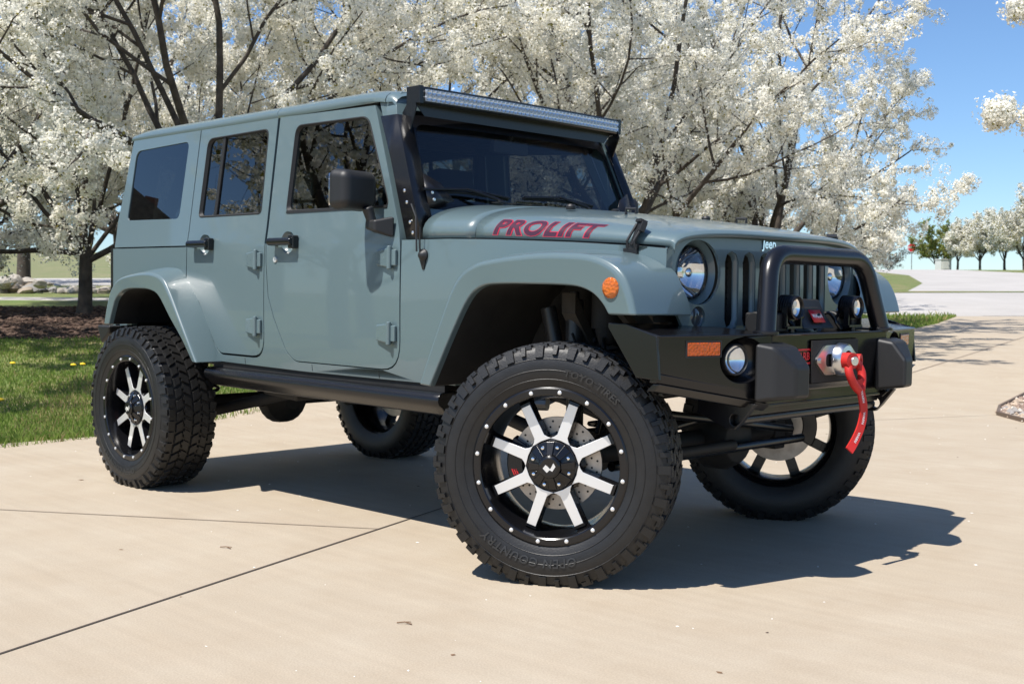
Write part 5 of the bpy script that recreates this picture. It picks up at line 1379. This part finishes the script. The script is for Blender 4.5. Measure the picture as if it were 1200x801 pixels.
# far row on the right
for i, (px, d, H, sp, rz) in enumerate([(1121, 92, 3.5, 1.3, .4), (1147, 90, 4.3, 1.5, 1.9), (1176, 84, 4.1, 1.6, 3.3), (1199, 80, 4.9, 1.7, 5.0), (1230, 78, 4.9, 1.7, 2.6)]):
    lb = ['small pear tree in pale blossom beside the green tree on the far rise', 'taller pear tree in pale blossom, second from the green tree on the far rise', 'pear tree in pale blossom, third from the green tree on the far rise', 'tall pear tree in pale blossom cut by the right edge on the far rise', 'pear tree in pale blossom at the right end of the far row'][i]
    make_tree('pear_tree', lb, 'tree', PD(px, d), 100+i, H=H, spread=sp*.72, trunk_h=.8, trunk_r=.09, step=.12, nq=8, qs=.05, rad=.11, leaf=.2, group='pear trees on the far rise', limb_lo=8, limb_hi=36, nl=9, n3=6, n4=3, rotz=rz)
make_tree('leafy_tree', 'broad tree in fresh green leaf on the far rise beside the stop sign', 'tree', PD(1096, 96), 131, H=4.1, spread=1.75, trunk_h=.5, trunk_r=.10, step=.11, nq=8, qs=.05, rad=.11, leaf=.5, mats=[GLEAF, YLEAF], limb_hi=60, n3=5, n4=2)
make_tree('bare_tree', 'small bare grey tree far off beyond the road crest', 'tree', PD(1043, 150), 137, H=3.6, spread=2.6, trunk_h=.6, trunk_r=.10, step=.5, nq=4, qs=.05, rad=.1, mats=[BARK, YLEAF], limb_hi=60, n3=5, n4=2)

# ---------------------------------------------------------------- grass, mulch chips, gravel
GRASSM = blossom_mat('grass_blade', (.13, .215, .035), (.29, .37, .10), .45)
STRAW = blossom_mat('dry_straw_blade', (.26, .21, .09), (.42, .35, .17), .3)
def grass(name, n, srange, drange, test, h, seed, wpx):
    g = np.random.default_rng(seed); pts = []
    V = []; mi = []
    cnt = 0
    while cnt < n:
        d = drange[0]+(drange[1]-drange[0])*g.random()**1.5; r = g.uniform(*srange); s = r*d
        if not test(s, d): cnt += .25; continue
        cnt += 1
        x, y = xy(s, d); z = hz(x, y)
        patch = .5+.5*math.sin(x*1.7+2*math.sin(y*1.3))*math.sin(y*2.1+1.5*math.sin(x*.9))
        hh = h*g.uniform(.5, 1.25)*(.7+.5*patch)*(1 if d < 14 else 1.2); a = g.uniform(0, 2*PI); lean = g.uniform(.1, .7)*hh; w = wpx*d*g.uniform(.7, 1.4)
        dx, dy = math.cos(a), math.sin(a); b = g.uniform(0, 2*PI); ex, ey = math.cos(b)*w, math.sin(b)*w
        V += [(x-ex, y-ey, z-.005), (x+ex, y+ey, z-.005), (x+dx*lean*.5+ex*.5, y+dy*lean*.5+ey*.5, z+hh*.7), (x+dx*lean, y+dy*lean, z+hh)]
        mi.append(1 if g.random() < .10+.35*max(0, patch-.62)/.38 else 0)
    V = np.array(V); F = np.arange(len(V)).reshape(-1, 4)
    return tag(np_mesh(name, V, F, [GRASSM, STRAW], None, np.array(mi)), kind='stuff')
def is_lawn(s, d):
    return region(s, d) == 'lawn'
grass('grass', 75000, (-.52, -.08), (7.6, 17.5), is_lawn, .042, 5, .00040)
grass('grass', 22000, (.06, .46), (12, 31), is_lawn, .09, 6, .00050)
def edge_tufts(seed, n):
    g = np.random.default_rng(seed); V = []; mi = []
    E = dens([(-5.6, 4.6), (-3.56, 8.05), (-3.05, 8.5), (-2.25, 10.4), (-.4, 12.9), (3.2, 17.4), (7.6, 22.8), (9.4, 25.8), (11.3, 29.6)], .02)
    for k in range(n):
        s, d = E[g.integers(len(E)-60)]; s -= abs(g.normal(0, .10)); d += g.normal(0, .03); x, y = xy(s, d); z = hz(x, y)
        hh = g.uniform(.03, .07); a = g.uniform(0, 2*PI); l = g.uniform(.1, .8)*hh; w = .0045; b = g.uniform(0, 2*PI); ex, ey = math.cos(b)*w, math.sin(b)*w
        V += [(x-ex, y-ey, z-.005), (x+ex, y+ey, z-.005), (x+math.cos(a)*l*.5+ex*.5, y+math.sin(a)*l*.5+ey*.5, z+hh*.7), (x+math.cos(a)*l, y+math.sin(a)*l, z+hh)]; mi.append(int(g.random() < .12))
    V = np.array(V); return tag(np_mesh('edge_grass', V, np.arange(len(V)).reshape(-1, 4), [GRASSM, STRAW], None, np.array(mi)), kind='stuff')
edge_tufts(8, 9000)
def scatter_chips(name, n, pick, size, mats, seed, flatz=.35, lift=0.0):
    """irregular little lumps or flakes, one object"""
    g = np.random.default_rng(seed); V = []; F = []; mi = []
    base = np.array([(1, 0, 0), (-1, 0, 0), (0, 1, 0), (0, -1, 0), (0, 0, 1), (0, 0, -1)], float); fc = np.array([(0, 2, 4), (2, 1, 4), (1, 3, 4), (3, 0, 4), (2, 0, 5), (1, 2, 5), (3, 1, 5), (0, 3, 5)])
    for k in range(n):
        x, y = pick(g); z = hz(x, y); s = size*g.lognormal(0, .35); a = g.uniform(0, 2*PI)
        b = base*g.uniform(.6, 1.25, (6, 3))*np.array([s, s*g.uniform(.45, .9), s*flatz]); c, sn = math.cos(a), math.sin(a)
        b = np.stack([b[:, 0]*c-b[:, 1]*sn, b[:, 0]*sn+b[:, 1]*c, b[:, 2]], 1)+np.array([x, y, z+s*flatz*.5+lift]); F.append(fc+6*k); V.append(b); mi += [int(g.integers(len(mats)))]*8
    return tag(np_mesh(name, np.concatenate(V), np.concatenate(F), mats, None, np.array(mi)), kind='stuff')
def pick_poly(poly):
    xs_ = [p[0] for p in poly]; ys_ = [p[1] for p in poly]
    def f(g):
        while True:
            s, d = g.uniform(min(xs_), max(xs_)), g.uniform(min(ys_), max(ys_))
            if inpoly((s, d), poly): return xy(s, d)
    return f
M1 = mat('bark_chip_dark', (.06, .034, .024), .95); M2 = mat('bark_chip_red', (.105, .066, .047), .95)
scatter_chips('mulch_chips', 5000, pick_poly(mulch), .035, [M1, M2], 12)
P1 = mat('pebble_tan', (.40, .31, .23), .8, var=.2, vscale=30); P2 = mat('pebble_pale', (.55, .48, .41), .8); P3_ = mat('pebble_brown', (.24, .17, .13), .8); P4 = mat('pebble_grey', (.30, .28, .26), .8)
scatter_chips('gravel', 5200, pick_poly(gravel), .030, [P1, P2, P3_, P4, P1], 13, flatz=.62)
PW = mat('fallen_petal', (.82, .80, .74), .7); LF = mat('dry_leaf_bit', (.16, .09, .045), .8)
scatter_chips('fallen_petals', 420, lambda g: xy(g.normal(0, 2.6), g.uniform(2.4, 14)), .0055, [PW], 14, flatz=.3)
scatter_chips('leaf_litter', 60, lambda g: xy(g.normal(0, 2.8), g.uniform(2.6, 14)), .010, [LF, M1], 15, flatz=.15)
# little twigs on the slab
for px, py, ln, an in ((258, 642, .055, .3), (465, 735, .05, .5)):
    x, y = pix_ground(px, py); bm = bmesh.new(); tube(bm, [(0, 0, .004), (ln*.5, .006, .007), (ln, 0, .003)], .002, 5); tube(bm, [(ln*.5, .006, .007), (ln*.8, .02, .004)], .0014, 5)
    tag(link('twig', bm, LF, None, loc=(x, y, hz(x, y)), rot=(0, 0, an)), 'tiny brown twig on the concrete below the rear door' if px < 300 else 'tiny pale brown twig on the concrete left of the front tyre', 'twig')
# metal edging of the gravel bed
bm = bmesh.new(); A, B, A2, B2 = [], [], [], []
E = gravel[0:7]; E = dens(E, .1)[:-18]
for i, p in enumerate(E[:-1]):
    q = E[i+1]; t = Vector((q[0]-p[0], q[1]-p[1])).normalized(); n = Vector((-t.y, t.x))*.012
    for L_, k, zz in ((A, -1, -.02), (A2, -1, .035), (B2, 1, .035), (B, 1, -.02)):
        x, y = xy(p[0]+n.x*k, p[1]+n.y*k); L_.append((x, y, hz(x, y)+zz))
loft(bm, [A, A2, B2, B]); tag(link('bed_edging', bm, mat('edging_brown', (.12, .085, .06), .7)), 'low brown edging strip round the gravel bed', 'edging')
# dandelions
YEL = mat('dandelion_yellow', (.75, .52, .02), .7); STEM = mat('dandelion_stem', (.10, .16, .03), .7)
DL = ['yellow dandelion near the left picture edge, nearest the mulch', 'left one of two close yellow dandelions in the lawn behind the rear wheel', 'right one of two close yellow dandelions in the lawn behind the rear wheel', 'yellow dandelion at the left picture edge, nearest the driveway']
for (px, py), lb in zip([(15, 436), (86, 438), (97, 437), (1, 481)], DL):
    x, y = pix_ground(px, py); z = hz(x, y); r0 = empty('dandelion', (x, y, z)); tag(r0, lb, 'flower', 'dandelions in the lawn')
    bm = bmesh.new(); lathe(bm, [(.075, .006), (.08, .026), (.088, .030), (.098, .020), (.102, 0)], 12, (0, 0, 0), (0, 0, 1), cap0=True); link('flower_head', bm, YEL, r0)
    bm = bmesh.new(); tube(bm, [(0, 0, 0), (.004, 0, .04), (0, 0, .08)], .003, 6); link('stem', bm, STEM, r0)

# ---------------------------------------------------------------- rock border, sign, box, house
RK = [mat('field_stone_%s' % n, c, .9, var=.3, vscale=3, bump=.6, bscale=12) for n, c in (('pale', (.34, .31, .27)), ('grey', (.25, .24, .225)), ('buff', (.30, .25, .195)))]
g = np.random.default_rng(21)
where = ['at the far left end', 'near the far left end', 'left of the middle', 'in the middle', 'right of the middle', 'toward the tree trunk', 'beside the tree trunk']
k = 0
rb = bmesh.new()
for i in range(34):
    px = -20+i*4.4+g.normal(0, 2); d = 25+g.normal(0, .35); x, y = PD(px, d); s = g.uniform(.08, .17)*(1.25 if i < 16 else .9)
    bm = bmesh.new(); bmesh.ops.create_icosphere(bm, subdivisions=2, radius=s)
    ph = g.uniform(0, 6, 3)
    for v in bm.verts:
        f = 1+.28*math.sin(v.co.x/s*2.1+ph[0])*math.cos(v.co.y/s*1.9+ph[1])+.12*math.sin(v.co.z/s*4+ph[2]); v.co *= f; v.co.z *= .68; v.co.x *= 1.25
    z = hz(x, y)+s*.35+(.16 if i % 3 == 0 and i < 20 else 0)
    o = link('border_rock', bm, RK[i % 3], None, ang=28, loc=(x, y, z), rot=(g.normal(0, .2), g.normal(0, .2), g.uniform(0, 6)))
    tag(o, ['pale grey field stone', 'dark grey field stone', 'buff field stone'][i % 3]+' in the low rock border by the left trees', 'rock', 'stones of the rock border')
# stop sign beyond the crest
x, y = PD(1067, 104); z = hz(x, y)
ss = empty('stop_sign', (x, y, z), (0, 0, math.atan2(CAM.y-y, CAM.x-x)+R(8))); tag(ss, 'red octagonal stop sign on a thin post beyond the road crest', 'sign')
bm = bmesh.new(); cyl(bm, (0, 0, 0), (0, 0, 2.35), .035, 8); link('post', bm, mat('galvanised_post', (.25, .26, .26), .5, .6), ss)
zc_ = 2.05
def octo(r): return [(r*math.cos(PI/8+i*PI/4), zc_+r*math.sin(PI/8+i*PI/4)) for i in range(8)]
bm = plate(octo(.41), [], .01, lambda u, v, w: (.05-w, u, v)); pf = link('sign_panel', bm, WHITEP, ss)
bm = plate(octo(.375), [], .004, lambda u, v, w: (.056-w, u, v)); link('sign_face', bm, mat('sign_red', (.50, .015, .02), .5), ss)
bt = text_bm('STOP', .27, offset=.008)
for v in bt.verts: v.co = Vector((.059, v.co.x, zc_+v.co.y))
link('sign_lettering', bt, WHITEP, ss, recalc=False)
x, y = PD(1104, 93); bm = bmesh.new(); box(bm, (0, 0, .42), (.9, .9, .84)); box(bm, (0, 0, .87), (.98, .98, .06)); box(bm, (.455, 0, .42), (.02, .6, .6))
tag(link('utility_box', bm, mat('pale_grey_enamel', (.62, .62, .58), .5), None, bev=.02, loc=(x, y, hz(x, y)), rot=(0, 0, -.6)), 'pale utility box in the grass under the green tree', 'utility box')
# the house behind the camera side, seen mirrored in the rear side window
hs = empty('house', (-36.2, -16.0, hz(-36.2, -16.0)-.9), (0, 0, math.atan2(-.453, -.89))); tag(hs, 'house with brown gable roof, seen only mirrored in the rear side window', 'house')
bm = bmesh.new(); box(bm, (0, 0, 2.2), (11, 12, 4.4)); wl_ = link('wall', bm, mat('tan_siding', (.34, .29, .23), .8, var=.15), hs)
bm = bmesh.new(); V = [(-6, -6.8, 4.2), (-6, 6.8, 4.2), (-6, 0, 7.9), (6, -6.8, 4.2), (6, 6.8, 4.2), (6, 0, 7.9)]; add(bm, V, [(0, 1, 2), (5, 4, 3), (0, 3, 4, 1), (1, 4, 5, 2), (2, 5, 3, 0)]); rf = link('roof', bm, mat('brown_shingle', (.22, .17, .14), .9, var=.3, vscale=6), hs)
bm = bmesh.new(); box(bm, (-2, 1.1, 7.4), (.7, .45, 1.5)); link('chimney', bm, mat('chimney_brick', (.22, .12, .09), .9), rf)
for k in range(3):
    bm = bmesh.new(); box(bm, (-5.52, -4+k*4, 1.9), (.06, 1.4, 1.3)); link('window', bm, SMOKE, hs, bev=.01)
